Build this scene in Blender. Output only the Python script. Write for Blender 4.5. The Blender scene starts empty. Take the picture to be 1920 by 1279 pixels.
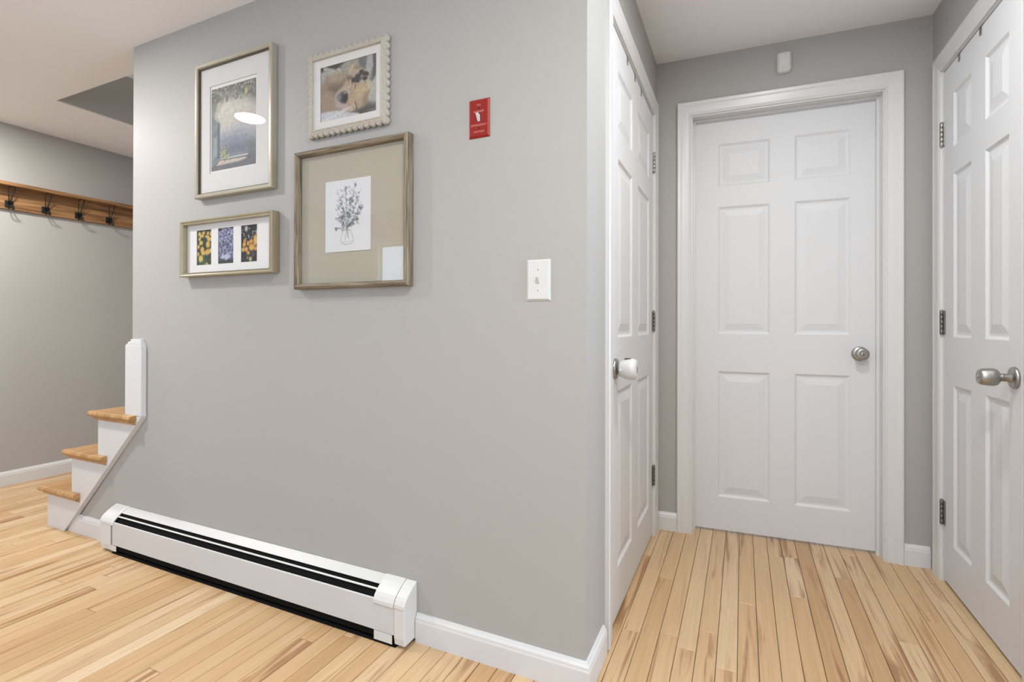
import bpy, bmesh, math, random
import numpy as np
from mathutils import Vector, Matrix

random.seed(7)
rng = np.random.default_rng(11)
scene = bpy.context.scene
COL = scene.collection

# ------------------------------------------------------------------ camera
CAM = Vector((0.0, -1.3542, 1.0248))
YAW, PIT, ROL, FPX, SY = 0.4305, 0.0027, 0.0021, 940.83, -34.87
fwd = Vector((-math.sin(YAW) * math.cos(PIT), math.cos(YAW) * math.cos(PIT), math.sin(PIT)))
rgt0 = Vector((math.cos(YAW), math.sin(YAW), 0))
up0 = rgt0.cross(fwd)
rgt = rgt0 * math.cos(ROL) + up0 * math.sin(ROL)
upv = -rgt0 * math.sin(ROL) + up0 * math.cos(ROL)
cam_data = bpy.data.cameras.new('camera')
cam_data.sensor_width = 36.0
cam_data.lens = FPX / 1920 * 36.0
cam_data.shift_y = SY / 1920
cam_data.clip_start = 0.02
cam = bpy.data.objects.new('camera', cam_data)
COL.objects.link(cam)
m3 = Matrix((rgt, upv, -fwd)).transposed()
cam.matrix_world = Matrix.Translation(CAM) @ m3.to_4x4()
scene.camera = cam

# ------------------------------------------------------------------ world, daylight, exposure
world = bpy.data.worlds.new('world'); scene.world = world
world.use_nodes = True
bg = world.node_tree.nodes['Background']
bg.inputs['Color'].default_value = (0.78, 0.88, 1.0, 1)
bg.inputs['Strength'].default_value = 0.9
scene.view_settings.view_transform = 'Standard'
scene.view_settings.look = 'None'
scene.view_settings.gamma = 1.0
scene.view_settings.exposure = 0.25
scene.view_settings.use_curve_mapping = False

def area_light(name, loc, sx, sz, power, color, rot):
    L = bpy.data.lights.new(name, 'AREA'); L.shape = 'RECTANGLE'
    L.size = sx; L.size_y = sz; L.energy = power; L.color = color
    o = bpy.data.objects.new(name, L); COL.objects.link(o)
    o.location = loc; o.rotation_euler = rot
    return o
XE_ = 2.6
YB = -3.25          # rear wall of the room, behind the camera
DAY = (0.60, 0.77, 1.0)
WARM = (1.0, 0.982, 0.945)
# daylight entering by the two rear windows and the side window (light points into the room)
area_light('daylight_wide_window', (-0.9, YB - 0.06, 1.35), 2.3, 1.25, 24, DAY, (math.radians(90), 0, 0))
area_light('daylight_sidelight', (-3.59, YB - 0.06, 1.05), 0.36, 1.7, 15, DAY, (math.radians(90), 0, 0))
area_light('daylight_side_window', (XE_ + 0.06, -0.50, 1.35), 0.70, 1.25, 44, DAY, (math.radians(90), 0, math.radians(90)))
LAMP_POWER = [17.5, 19.0, 17.0, 5.0, 3.0, 8.0, 9.4]
LAMPS = [(-2.735, -0.80, 0), (0.056, -1.06, 1), (-3.62, -0.22, 2), (-0.02, -2.45, 3), (1.75, -1.05, 4), (-2.3, 0.55, 5), (0.26, 0.14, 6)]  # the upper landing lamp is unseen, added to light the dark stairwell

# ------------------------------------------------------------------ key dimensions
XC, XL, XF, XR = -0.3937, -2.5215, -4.2128, 0.7301
H, HB = 2.2811, 2.3332
LB, SB = 1.2434, 0.057          # back wall of the hall and its slight skew
RB = math.atan(SB)
XE = 2.6                        # right end of the room
WT = 0.125                      # wall thickness
HOLE_X, HOLE_Y = -3.5277, 0.1445
YS = 1.10                       # wall behind the stairs

# ------------------------------------------------------------------ materials
def srgb(r, g, b):
    f = lambda c: ((c / 255 + .055) / 1.055) ** 2.4 if c / 255 > .04045 else c / 255 / 12.92
    return (f(r), f(g), f(b), 1)
def mat(name, color, rough=0.5, metal=0.0, spec=0.5, bump=None, var=None, coat=0.0):
    """plain principled material with optional noise bump (scale,strength) and colour variation (scale, amount)"""
    m = bpy.data.materials.new(name); m.use_nodes = True
    nt = m.node_tree; b = nt.nodes['Principled BSDF']
    b.inputs['Base Color'].default_value = color if len(color) == 4 else (*color, 1)
    b.inputs['Roughness'].default_value = rough; b.inputs['Metallic'].default_value = metal
    b.inputs['Specular IOR Level'].default_value = spec
    b.inputs['Coat Weight'].default_value = coat
    tc = nt.nodes.new('ShaderNodeTexCoord')
    if var:
        n = nt.nodes.new('ShaderNodeTexNoise'); n.inputs['Scale'].default_value = var[0]; n.inputs['Detail'].default_value = 4
        nt.links.new(tc.outputs['Object'], n.inputs['Vector'])
        mx = nt.nodes.new('ShaderNodeMix'); mx.data_type = 'RGBA'; mx.blend_type = 'MULTIPLY'
        mr = nt.nodes.new('ShaderNodeMapRange'); mr.inputs['To Min'].default_value = 1 - var[1]; mr.inputs['To Max'].default_value = 1 + var[1]
        nt.links.new(n.outputs['Fac'], mr.inputs['Value'])
        mx.inputs['Factor'].default_value = 1.0
        mx.inputs['A'].default_value = b.inputs['Base Color'].default_value
        nt.links.new(mr.outputs['Result'], mx.inputs['B'])
        nt.links.new(mx.outputs['Result'], b.inputs['Base Color'])
    if bump:
        n2 = nt.nodes.new('ShaderNodeTexNoise'); n2.inputs['Scale'].default_value = bump[0]; n2.inputs['Detail'].default_value = 3
        nt.links.new(tc.outputs['Object'], n2.inputs['Vector'])
        bp = nt.nodes.new('ShaderNodeBump'); bp.inputs['Strength'].default_value = bump[1]; bp.inputs['Distance'].default_value = 0.002
        nt.links.new(n2.outputs['Fac'], bp.inputs['Height']); nt.links.new(bp.outputs['Normal'], b.inputs['Normal'])
    return m
def wood_mat(name, c1, c2, axis, rough=0.5, scale=18, stretch=0.06, bump=0.15):
    """streaky wood: noise stretched along an axis (0,1,2) of object space"""
    m = bpy.data.materials.new(name); m.use_nodes = True
    nt = m.node_tree; b = nt.nodes['Principled BSDF']
    tc = nt.nodes.new('ShaderNodeTexCoord'); mp = nt.nodes.new('ShaderNodeMapping')
    s = [scale] * 3; s[axis] = scale * stretch; mp.inputs['Scale'].default_value = s
    nt.links.new(tc.outputs['Object'], mp.inputs['Vector'])
    n = nt.nodes.new('ShaderNodeTexNoise'); n.inputs['Scale'].default_value = 4; n.inputs['Detail'].default_value = 7; n.inputs['Roughness'].default_value = .62
    nt.links.new(mp.outputs['Vector'], n.inputs['Vector'])
    r = nt.nodes.new('ShaderNodeValToRGB'); r.color_ramp.elements[0].position = .34; r.color_ramp.elements[1].position = .66
    r.color_ramp.elements[0].color = c1; r.color_ramp.elements[1].color = c2
    nt.links.new(n.outputs['Fac'], r.inputs['Fac']); nt.links.new(r.outputs['Color'], b.inputs['Base Color'])
    bp = nt.nodes.new('ShaderNodeBump'); bp.inputs['Strength'].default_value = bump; bp.inputs['Distance'].default_value = .002
    nt.links.new(n.outputs['Fac'], bp.inputs['Height']); nt.links.new(bp.outputs['Normal'], b.inputs['Normal'])
    b.inputs['Roughness'].default_value = rough
    return m

M = {}
M['wall'] = mat('wall_paint', (.410, .400, .381), .55, spec=.3, bump=(260, .05), var=(1.3, .02))
M['ceil'] = mat('ceiling_paint', (.86, .86, .865), .8, spec=.2, bump=(180, .04))
M['trim'] = mat('trim_paint', (.68, .68, .675), .3, spec=.5)
M['door'] = mat('door_paint', (.69, .695, .705), .5, spec=.45, bump=(90, .03))
M['heater'] = mat('heater_enamel', (.62, .62, .61), .4, spec=.45, var=(5, .03))
M['cap'] = mat('heater_cap_plastic', (.68, .68, .665), .35)
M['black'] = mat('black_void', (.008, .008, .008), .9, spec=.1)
M['nickel'] = mat('brushed_nickel', (.40, .388, .36), .36, metal=1.0, bump=(300, .04))
M['steel'] = mat('worn_steel', (.40, .39, .365), .38, metal=1.0, var=(60, .15))
M['hinge'] = mat('aged_hinge_steel', (.21, .20, .185), .45, metal=.9, var=(60, .2))
M['dark_hole'] = mat('dark_slot', (.02, .02, .02), .5)
M['iron'] = mat('black_iron', (.018, .017, .016), .5, metal=.3)
M['plastic'] = mat('white_plastic', (.63, .63, .615), .3)
M['red'] = mat('red_enamel', (.27, .009, .005), .35, spec=.5, var=(90, .12))
M['redtext'] = mat('plate_print', (.72, .30, .24), .5)
M['tread'] = wood_mat('stair_oak', srgb(150, 108, 64), srgb(194, 152, 102), 1, .32, 10)
M['rack'] = wood_mat('rustic_rack_wood', srgb(98, 68, 40), srgb(172, 128, 84), 1, .55, 14, .05, .3)
M['frameA'] = mat('champagne_frame', (.41, .375, .29), .38, metal=.25, var=(30, .1))
M['frameAlip'] = mat('bronze_lip', (.10, .075, .05), .35, metal=.5)
M['frameB'] = mat('pale_gold_frame', (.36, .315, .215), .36, metal=.25, var=(25, .12))
M['frameC'] = mat('lace_cream_resin', (.49, .45, .375), .65, bump=(420, 1.0), var=(160, .25))
M['frameDv'] = wood_mat('driftwood_upright', srgb(84, 72, 58), srgb(158, 144, 120), 2, .6, 34, .05, .35)
M['frameDh'] = wood_mat('driftwood_rail', srgb(84, 72, 58), srgb(154, 140, 117), 0, .6, 34, .05, .35)
M['matw'] = mat('white_mat_board', (.70, .69, .665), .8, spec=.2)
M['matb'] = mat('bright_mat_board', (.78, .77, .76), .8, spec=.2)
M['linen'] = mat('linen_mat', (.435, .40, .325), .85, spec=.15, bump=(600, .25), var=(300, .06))
M['paper'] = mat('card_paper', (.70, .705, .705), .8, spec=.2)
M['ring'] = mat('lamp_trim', (.8, .8, .79), .45)
M['subfloor'] = mat('subfloor', (.05, .032, .018), .9)

def emis(name, color, s):
    m = bpy.data.materials.new(name); m.use_nodes = True
    nt = m.node_tree; nt.nodes.remove(nt.nodes['Principled BSDF'])
    e = nt.nodes.new('ShaderNodeEmission'); e.inputs['Color'].default_value = (*color, 1); e.inputs['Strength'].default_value = s
    nt.links.new(e.outputs[0], nt.nodes['Material Output'].inputs['Surface'])
    return m
M['lamp'] = emis('lamp_diffuser', (1, .95, .86), 22)

def glass_mat(name, ior=1.5, rough=0.0):
    m = bpy.data.materials.new(name); m.use_nodes = True
    nt = m.node_tree; nt.nodes.remove(nt.nodes['Principled BSDF'])
    fr = nt.nodes.new('ShaderNodeFresnel'); fr.inputs['IOR'].default_value = ior
    tr = nt.nodes.new('ShaderNodeBsdfTransparent'); gl = nt.nodes.new('ShaderNodeBsdfGlossy'); gl.inputs['Roughness'].default_value = rough
    mx = nt.nodes.new('ShaderNodeMixShader')
    # only the outer face of the pane reflects: no false total reflection inside the thin sheet
    geo = nt.nodes.new('ShaderNodeNewGeometry'); inv = nt.nodes.new('ShaderNodeMath'); inv.operation = 'SUBTRACT'; inv.inputs[0].default_value = 1
    nt.links.new(geo.outputs['Backfacing'], inv.inputs[1])
    ml = nt.nodes.new('ShaderNodeMath'); ml.operation = 'MULTIPLY'
    nt.links.new(fr.outputs[0], ml.inputs[0]); nt.links.new(inv.outputs[0], ml.inputs[1])
    nt.links.new(ml.outputs[0], mx.inputs[0]); nt.links.new(tr.outputs[0], mx.inputs[1]); nt.links.new(gl.outputs[0], mx.inputs[2])
    nt.links.new(mx.outputs[0], nt.nodes['Material Output'].inputs['Surface'])
    return m
M['glass'] = glass_mat('picture_glass', 1.5, .0)
M['pane'] = glass_mat('window_glass', 1.45)

def floor_mat():
    m = bpy.data.materials.new('maple_strip_floor'); m.use_nodes = True
    nt = m.node_tree; N = nt.nodes; L = nt.links; b = N['Principled BSDF']
    at = N.new('ShaderNodeAttribute'); at.attribute_name = 'tone'      # per plank: x = tone, y = seed, z = streakiness
    sep = N.new('ShaderNodeSeparateXYZ'); L.new(at.outputs['Vector'], sep.inputs[0])
    tc = N.new('ShaderNodeTexCoord')
    off = N.new('ShaderNodeVectorMath'); off.operation = 'SCALE'; off.inputs['Scale'].default_value = 1
    comb = N.new('ShaderNodeCombineXYZ')
    mul = N.new('ShaderNodeMath'); mul.operation = 'MULTIPLY'; mul.inputs[1].default_value = 53.0
    L.new(sep.outputs['Y'], mul.inputs[0]); L.new(mul.outputs[0], comb.inputs['X']); L.new(mul.outputs[0], comb.inputs['Z'])
    add = N.new('ShaderNodeVectorMath'); add.operation = 'ADD'
    L.new(tc.outputs['Object'], add.inputs[0]); L.new(comb.outputs[0], add.inputs[1])
    # base tone ramp
    ramp = N.new('ShaderNodeValToRGB'); cr = ramp.color_ramp
    cols = [(0, srgb(161, 124, 84)), (.16, srgb(186, 148, 106)), (.42, srgb(200, 165, 123)), (.7, srgb(208, 177, 138)), (1, srgb(217, 192, 159))]
    while len(cr.elements) < len(cols): cr.elements.new(.5)
    for e, (p, c) in zip(cr.elements, cols): e.position = p; e.color = c
    L.new(sep.outputs['X'], ramp.inputs['Fac'])
    # fine grain along y
    mp = N.new('ShaderNodeMapping'); mp.inputs['Scale'].default_value = (70, 2.2, 70); L.new(add.outputs[0], mp.inputs['Vector'])
    g = N.new('ShaderNodeTexNoise'); g.inputs['Scale'].default_value = 1.6; g.inputs['Detail'].default_value = 6; g.inputs['Distortion'].default_value = .6
    L.new(mp.outputs[0], g.inputs['Vector'])
    gr = N.new('ShaderNodeMapRange'); gr.inputs['From Min'].default_value = .3; gr.inputs['From Max'].default_value = .7
    gr.inputs['To Min'].default_value = .90; gr.inputs['To Max'].default_value = 1.07; L.new(g.outputs['Fac'], gr.inputs['Value'])
    m1 = N.new('ShaderNodeMix'); m1.data_type = 'RGBA'; m1.blend_type = 'MULTIPLY'; m1.inputs['Factor'].default_value = 1
    L.new(ramp.outputs['Color'], m1.inputs['A']); L.new(gr.outputs['Result'], m1.inputs['B'])
    # brown heartwood / mineral streaks on some planks
    mp2 = N.new('ShaderNodeMapping'); mp2.inputs['Scale'].default_value = (26, 1.5, 26); L.new(add.outputs[0], mp2.inputs['Vector'])
    s = N.new('ShaderNodeTexNoise'); s.inputs['Scale'].default_value = 1.0; s.inputs['Detail'].default_value = 5; s.inputs['Distortion'].default_value = 1.4
    L.new(mp2.outputs[0], s.inputs['Vector'])
    th = N.new('ShaderNodeMath'); th.operation = 'MULTIPLY_ADD'; th.inputs[1].default_value = .17; th.inputs[2].default_value = -.03
    L.new(sep.outputs['Z'], th.inputs[0])
    sm = N.new('ShaderNodeMath'); sm.operation = 'ADD'; L.new(s.outputs['Fac'], sm.inputs[0]); L.new(th.outputs[0], sm.inputs[1])
    sr = N.new('ShaderNodeMapRange'); sr.inputs['From Min'].default_value = .58; sr.inputs['From Max'].default_value = .72
    sr.inputs['To Min'].default_value = 0; sr.inputs['To Max'].default_value = .72; L.new(sm.outputs[0], sr.inputs['Value'])
    m2 = N.new('ShaderNodeMix'); m2.data_type = 'RGBA'; L.new(sr.outputs['Result'], m2.inputs['Factor'])
    L.new(m1.outputs['Result'], m2.inputs['A']); m2.inputs['B'].default_value = srgb(140, 92, 56)
    L.new(m2.outputs['Result'], b.inputs['Base Color'])
    bp = N.new('ShaderNodeBump'); bp.inputs['Strength'].default_value = .06; bp.inputs['Distance'].default_value = .001
    L.new(g.outputs['Fac'], bp.inputs['Height']); L.new(bp.outputs['Normal'], b.inputs['Normal'])
    b.inputs['Roughness'].default_value = .36; b.inputs['Specular IOR Level'].default_value = .35
    return m
M['floor'] = floor_mat()

def print_mat():
    m = bpy.data.materials.new('printed_picture'); m.use_nodes = True
    nt = m.node_tree; b = nt.nodes['Principled BSDF']
    a = nt.nodes.new('ShaderNodeAttribute'); a.attribute_name = 'ink'
    nt.links.new(a.outputs['Color'], b.inputs['Base Color']); b.inputs['Roughness'].default_value = .7
    b.inputs['Specular IOR Level'].default_value = .2
    return m
M['print'] = print_mat()

# ------------------------------------------------------------------ mesh helpers
class MB:
    def __init__(s): s.v = []; s.f = []; s.sm = []
    def add(s, vs, fs, smooth=False):
        o = len(s.v); s.v += [tuple(v) for v in vs]; s.f += [tuple(i + o for i in f) for f in fs]; s.sm += [smooth] * len(fs); return s
    def box(s, x0, x1, y0, y1, z0, z1):
        return s.add([(x0, y0, z0), (x1, y0, z0), (x1, y1, z0), (x0, y1, z0), (x0, y0, z1), (x1, y0, z1), (x1, y1, z1), (x0, y1, z1)],
                     [(0, 3, 2, 1), (4, 5, 6, 7), (0, 1, 5, 4), (1, 2, 6, 5), (2, 3, 7, 6), (3, 0, 4, 7)])
    def prism(s, poly, axis, a0, a1, smooth=False):
        """poly: 2D points in the two other axes (order x,y,z minus axis), extruded along axis"""
        def P(p, a):
            l = list(p); l.insert(axis, a); return l
        n = len(poly)
        vs = [P(p, a0) for p in poly] + [P(p, a1) for p in poly]
        s.add(vs, [(i, (i + 1) % n, n + (i + 1) % n, n + i) for i in range(n)], smooth)
        o = len(s.v) - 2 * n
        s.f += [tuple(o + i for i in range(n))[::-1], tuple(o + n + i for i in range(n))]; s.sm += [False, False]
        return s
    def sweep(s, prof, start, along, length, wdir, tdir, m0=0, m1=0, t0=0, t1=0):
        """moulding: closed profile of (w,t); ends mitred by m*w + t*t along the run"""
        A, W, T, S = Vector(along), Vector(wdir), Vector(tdir), Vector(start); n = len(prof)
        vs = [S + W * w + T * t + A * (m0 * w + t0 * t) for w, t in prof] + [S + A * (length + m1 * w + t1 * t) + W * w + T * t for w, t in prof]
        s.add(vs, [(i, (i + 1) % n, n + (i + 1) % n, n + i) for i in range(n)])
        o = len(s.v) - 2 * n
        s.f += [tuple(o + i for i in range(n))[::-1], tuple(o + n + i for i in range(n))]; s.sm += [False, False]
        return s
    def lathe(s, prof, c, axis, n=32):
        """prof: (distance along axis, radius)"""
        A = Vector(axis).normalized(); U = A.orthogonal().normalized(); V = A.cross(U); c = Vector(c)
        vs = []
        for d, r in prof:
            for i in range(n):
                a = 2 * math.pi * i / n; vs.append(c + A * d + (U * math.cos(a) + V * math.sin(a)) * max(r, 1e-5))
        fs = [(j * n + i, j * n + (i + 1) % n, (j + 1) * n + (i + 1) % n, (j + 1) * n + i) for j in range(len(prof) - 1) for i in range(n)]
        fs += [tuple(range(n))[::-1], tuple((len(prof) - 1) * n + i for i in range(n))]
        return s.add(vs, fs, True)
    def tube(s, pts, r, n=8, closed=False):
        P = [Vector(p) for p in pts]; m = len(P); vs = []
        ref = None
        for i in range(m):
            if closed: d = P[(i + 1) % m] - P[i - 1]
            else: d = P[min(i + 1, m - 1)] - P[max(i - 1, 0)]
            d.normalize()
            ref = d.orthogonal().normalized() if ref is None else (ref - d * ref.dot(d)).normalized()
            v = d.cross(ref)
            vs += [P[i] + (ref * math.cos(2 * math.pi * k / n) + v * math.sin(2 * math.pi * k / n)) * r for k in range(n)]
        rng_ = range(m) if closed else range(m - 1)
        fs = [(i * n + k, i * n + (k + 1) % n, ((i + 1) % m) * n + (k + 1) % n, ((i + 1) % m) * n + k) for i in rng_ for k in range(n)]
        if not closed: fs += [tuple(range(n))[::-1], tuple((m - 1) * n + k for k in range(n))]
        return s.add(vs, fs, True)
    def build(s, name, material, parent=None, bevel=0, segs=2, kind=None, label=None, cat=None, group=None, world=True):
        vs = s.v; org = Vector((0, 0, 0)); loc = None
        if parent is None:
            a = np.array(vs); lo, hi = a.min(0), a.max(0)
            loc = Vector(((lo[0] + hi[0]) / 2, (lo[1] + hi[1]) / 2, lo[2])); org = loc
        elif parent.get('_w', 0): org = Vector(parent['_w'])
        if org.length: vs = [(v[0] - org[0], v[1] - org[1], v[2] - org[2]) for v in vs]
        me = bpy.data.meshes.new(name); me.from_pydata([tuple(v) for v in vs], [], s.f)
        bm = bmesh.new(); bm.from_mesh(me)
        for f, k in zip(bm.faces, s.sm): f.smooth = k
        bmesh.ops.recalc_face_normals(bm, faces=bm.faces)
        if bevel:
            es = [e for e in bm.edges if len(e.link_faces) == 2 and e.calc_face_angle(0) > .6]
            bmesh.ops.bevel(bm, geom=es, offset=bevel, segments=segs, affect='EDGES', profile=.5, clamp_overlap=True)
        bm.to_mesh(me); bm.free()
        me.materials.append(material)
        o = bpy.data.objects.new(name, me); COL.objects.link(o)
        if parent is not None: o.parent = parent
        if loc is not None: o.location = loc
        if parent is not None and '_k' in parent.keys(): pass
        if kind: o['kind'] = kind
        if label: o['label'] = label
        if cat: o['category'] = cat
        if group: o['group'] = group
        if parent is not None or loc is not None:
            if parent is None: o['_w'] = list(loc)
            elif parent.get('_w', 0): o['_w'] = list(parent['_w'])
        return o

def thing(name, label=None, cat=None, loc=(0, 0, 0), rotz=0, group=None, kind=None, local=False):
    o = bpy.data.objects.new(name, None); COL.objects.link(o)
    o.empty_display_size = .05
    o.location = loc; o.rotation_euler = (0, 0, rotz)
    if label: o['label'] = label
    if cat: o['category'] = cat
    if group: o['group'] = group
    if kind: o['kind'] = kind
    if not local: o['_w'] = list(loc)
    return o
def sbox(name, x0, x1, y0, y1, z0, z1, m, **k):
    return MB().box(x0, x1, y0, y1, z0, z1).build(name, m, **k)
ST = dict(kind='structure')

# ------------------------------------------------------------------ the setting: walls
mb = MB(); mb.box(XL, XC - WT, 0, WT, 0, H + .3); mb.box(XC - WT, XC, 0, WT, 0, H + .3)
mb.prism([(-3.03, 0), (XL, 0), (XL, .50)], 1, 0, WT)      # low spandrel under the stairs
mb.build('wall_front', M['wall'], label='grey painted wall carrying the picture frames and switches', **ST)
# left hall wall with door opening
LD0, LD1, DH = 0.288, 1.134, 2.035        # left door: near and far edge (along y)
mb = MB()
mb.box(XC - WT, XC, WT, LD0 - .022, 0, HB + .05); mb.box(XC - WT, XC, LD1 + .022, LB + .02, 0, HB + .05)
mb.box(XC - WT, XC, LD0 - .022, LD1 + .022, DH + .022, HB + .05)
mb.build('wall_hall_left', M['wall'], label='grey left wall of the short hall around its door', **ST)
# right hall wall
RD0, RD1 = 0.562, 1.187
mb = MB()
mb.box(XR, XR + WT, 0, RD0 - .022, 0, HB + .05); mb.box(XR, XR + WT, RD1 + .022, LB + SB * (XR - XC) + .02, 0, HB + .05)
mb.box(XR, XR + WT, RD0 - .022, RD1 + .022, DH + .022, HB + .05)
mb.build('wall_hall_right', M['wall'], label='grey right wall of the short hall around its door', **ST)
# back wall (slightly skewed); local x along wall from the left corner
BACK = (XC, LB, 0)
BD0, BD1, BREC = 0.178, 0.944, 0.068
w = thing('wall_back', kind='structure', loc=BACK, rotz=RB, local=True)
w['label'] = 'grey end wall of the hall above and beside the closed door'
mb = MB(); WW = (XR - XC) / math.cos(RB)
mb.box(-.15, BD0 - .022, 0, .14, 0, HB + .05); mb.box(BD1 + .022, WW + .15, 0, .14, 0, HB + .05); mb.box(BD0 - .022, BD1 + .022, 0, .14, DH + .024, HB + .05)
mb.build('wall_surface', M['wall'], w)
# other walls
sbox('wall_left', XF - .12, XF, YB, YS + .1, 0, H + .3, M['wall'], label='grey wall at the far left behind the stairs', **ST)
sbox('wall_stairs', XF, XC - WT, YS, YS + .1, 0, 4.4, M['wall'], label='grey wall on the far side of the stairs', **ST)
sbox('wall_front_right', XR + WT, XE, 0, WT, 0, H + .3, M['wall'], label='grey wall right of the hall opening', **ST)
W3 = (-.85, -.15, .72, 1.98)
mb = MB(); mb.box(XE, XE + .14, YB, W3[0], 0, H + .3); mb.box(XE, XE + .14, W3[1], WT, 0, H + .3)
mb.box(XE, XE + .14, W3[0], W3[1], W3[3], H + .3); mb.box(XE, XE + .14, W3[0], W3[1], 0, W3[2])
mb.build('wall_right', M['wall'], label='grey right wall of the room with a window', **ST)
mb = MB()
W1 = (-3.78, -3.40, .12, 1.93); W2 = (-2.05, .25, .72, 1.98)
mb.box(XF, W1[0], YB - .14, YB, 0, H + .3); mb.box(W1[0], W1[1], YB - .14, YB, W1[3], H + .3); mb.box(W1[0], W1[1], YB - .14, YB, 0, W1[2])
mb.box(W1[1], W2[0], YB - .14, YB, 0, H + .3); mb.box(W2[0], W2[1], YB - .14, YB, W2[3], H + .3); mb.box(W2[0], W2[1], YB - .14, YB, 0, W2[2])
mb.box(W2[1], XE, YB - .14, YB, 0, H + .3)
mb.build('wall_rear', M['wall'], label='grey wall with windows behind the viewer', **ST)
def window(name, wd, z0, z1, nmull, label, loc, rotz):
    """built in local coords: room face on y=0, glass towards -y, opening 0..wd"""
    t = thing(name, label=label, kind='structure', loc=loc, rotz=rotz, local=True)
    fr = .045; x0, x1 = 0, wd
    m_ = MB(); m_.box(x0, x0 + fr, -.12, -.07, z0, z1); m_.box(x1 - fr, x1, -.12, -.07, z0, z1)
    m_.box(x0 + fr, x1 - fr, -.12, -.07, z1 - fr, z1); m_.box(x0 + fr, x1 - fr, -.12, -.07, z0, z0 + fr)
    m_.build('window_frame', M['trim'], t)
    for k in range(nmull):
        xx = x0 + (x1 - x0) * (k + 1) / (nmull + 1)
        MB().box(xx - .03, xx + .03, -.12, -.07, z0 + fr, z1 - fr).build('mullion', M['trim'], t)
    for k in range(nmull + 1):
        a = x0 + (x1 - x0) * k / (nmull + 1) + fr; b_ = x0 + (x1 - x0) * (k + 1) / (nmull + 1) - fr
        MB().box(a, b_, -.097, -.093, z0 + fr, z1 - fr).build('pane', M['pane'], t)
    pr = [(0, 0), (0, .014), (.07, .018), (.07, 0)]
    MB().sweep(pr, (x0, 0, z0), (0, 0, 1), z1 - z0, (-1, 0, 0), (0, 1, 0), 0, 1).build('casing', M['trim'], t)
    MB().sweep(pr, (x1, 0, z0), (0, 0, 1), z1 - z0, (1, 0, 0), (0, 1, 0), 0, 1).build('casing', M['trim'], t)
    MB().sweep(pr, (x0, 0, z1), (1, 0, 0), x1 - x0, (0, 0, 1), (0, 1, 0), -1, 1).build('casing', M['trim'], t)
    MB().box(x0 - .09, x1 + .09, 0, .04, z0 - .03, z0).build('sill', M['trim'], t)
window('window_1', W1[1] - W1[0], W1[2], W1[3], 0, 'narrow tall sidelight window in the wall behind the viewer', (W1[0], YB, 0), 0)
window('window_2', W2[1] - W2[0], W2[2], W2[3], 1, 'wide double window in the wall behind the viewer', (W2[0], YB, 0), 0)
window('window_3', W3[1] - W3[0], W3[2], W3[3], 0, 'single window in the right wall of the room', (XE, W3[0], 0), math.pi / 2)

# ------------------------------------------------------------------ ceilings
HX1 = XC - WT - .05
c = MB()
c.box(XF, HOLE_X, YB, YS, H, H + .28); c.box(HOLE_X, XL - .0, YB, HOLE_Y, H, H + .28)
c.box(XL, XE, YB, 0, H, H + .28)
ceil_obj = c.build('ceiling', M['ceil'], label='flat white ceiling of the main room', **ST)
sbox('ceiling_hall', XC, XR + .02, 0, 1.45, HB, HB + .1, M['ceil'], label='flat white ceiling over the short hall', **ST)
# stairwell shaft above the opening: painted return, then the floor above
sbox('trim_stairwell', HOLE_X, HOLE_X + .012, HOLE_Y, YS, H + .005, 2.575, M['wall'], label='grey painted return inside the stairwell opening', **ST)
mb = MB(); mb.box(HOLE_X - .30, HOLE_X - .18, HOLE_Y - .3, YS, 2.60, 4.4)
mb.box(HOLE_X - .3, HX1, HOLE_Y - .3, HOLE_Y - .2, 2.60, 4.4); mb.box(HX1, HX1 + .1, HOLE_Y - .3, YS, H + .3, 4.4)
mb.box(HOLE_X - .3, HX1 + .1, HOLE_Y - .3, YS + .1, 4.4, 4.5)
mb.build('wall_upper', M['ceil'], label='pale walls of the upper landing over the stairs', **ST)

# ------------------------------------------------------------------ floor: strips of maple
fl = sbox('floor', XF, XE, YB, 1.42, -.05, -.013, M['subfloor'], label='light maple strip flooring laid along the hall', **ST)
PW, PH0, GAP = 0.0590, 0.0458, 0.0016
def project(x, y, z):
    d = Vector((x, y, z)) - CAM; zz = d.dot(fwd)
    if zz < .05: return None
    return 960 + FPX * d.dot(rgt) / zz, 639.5 + SY - FPX * d.dot(upv) / zz
def seen(x, y):
    p = project(x, y, 0)
    if p is None or not (-5 < p[0] < 1925 and p[1] < 1285): return False
    if y > 0:
        t = (0 - CAM.y) / (y - CAM.y); xc_ = CAM.x + (x - CAM.x) * t
        if XL < xc_ < XC: return False
        if x > XR or (XL < x < XC): return False
        if y > 1.36: return False
    return True
planks = []
k0 = int(math.floor((XF - PH0) / PW)) + 1; k1 = int(math.floor((XE - PH0) / PW))
for k in range(k0, k1):
    x0 = PH0 + k * PW; x1 = x0 + PW
    if x1 > XE: continue
    ymax = 1.40 if (XC - .05 < x0 < XR) else (YS if x0 < XL + .35 else .02)
    y = YB - random.random() * 1.2
    while y < ymax:
        ln = random.choice([.34, .5, .62, .75, .9, 1.05, 1.2, 1.4]) * random.uniform(.9, 1.1)
        a, b_ = max(y, YB), min(y + ln, ymax)
        if b_ - a > .02: planks.append((x0, x1, a, b_))
        y += ln
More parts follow.
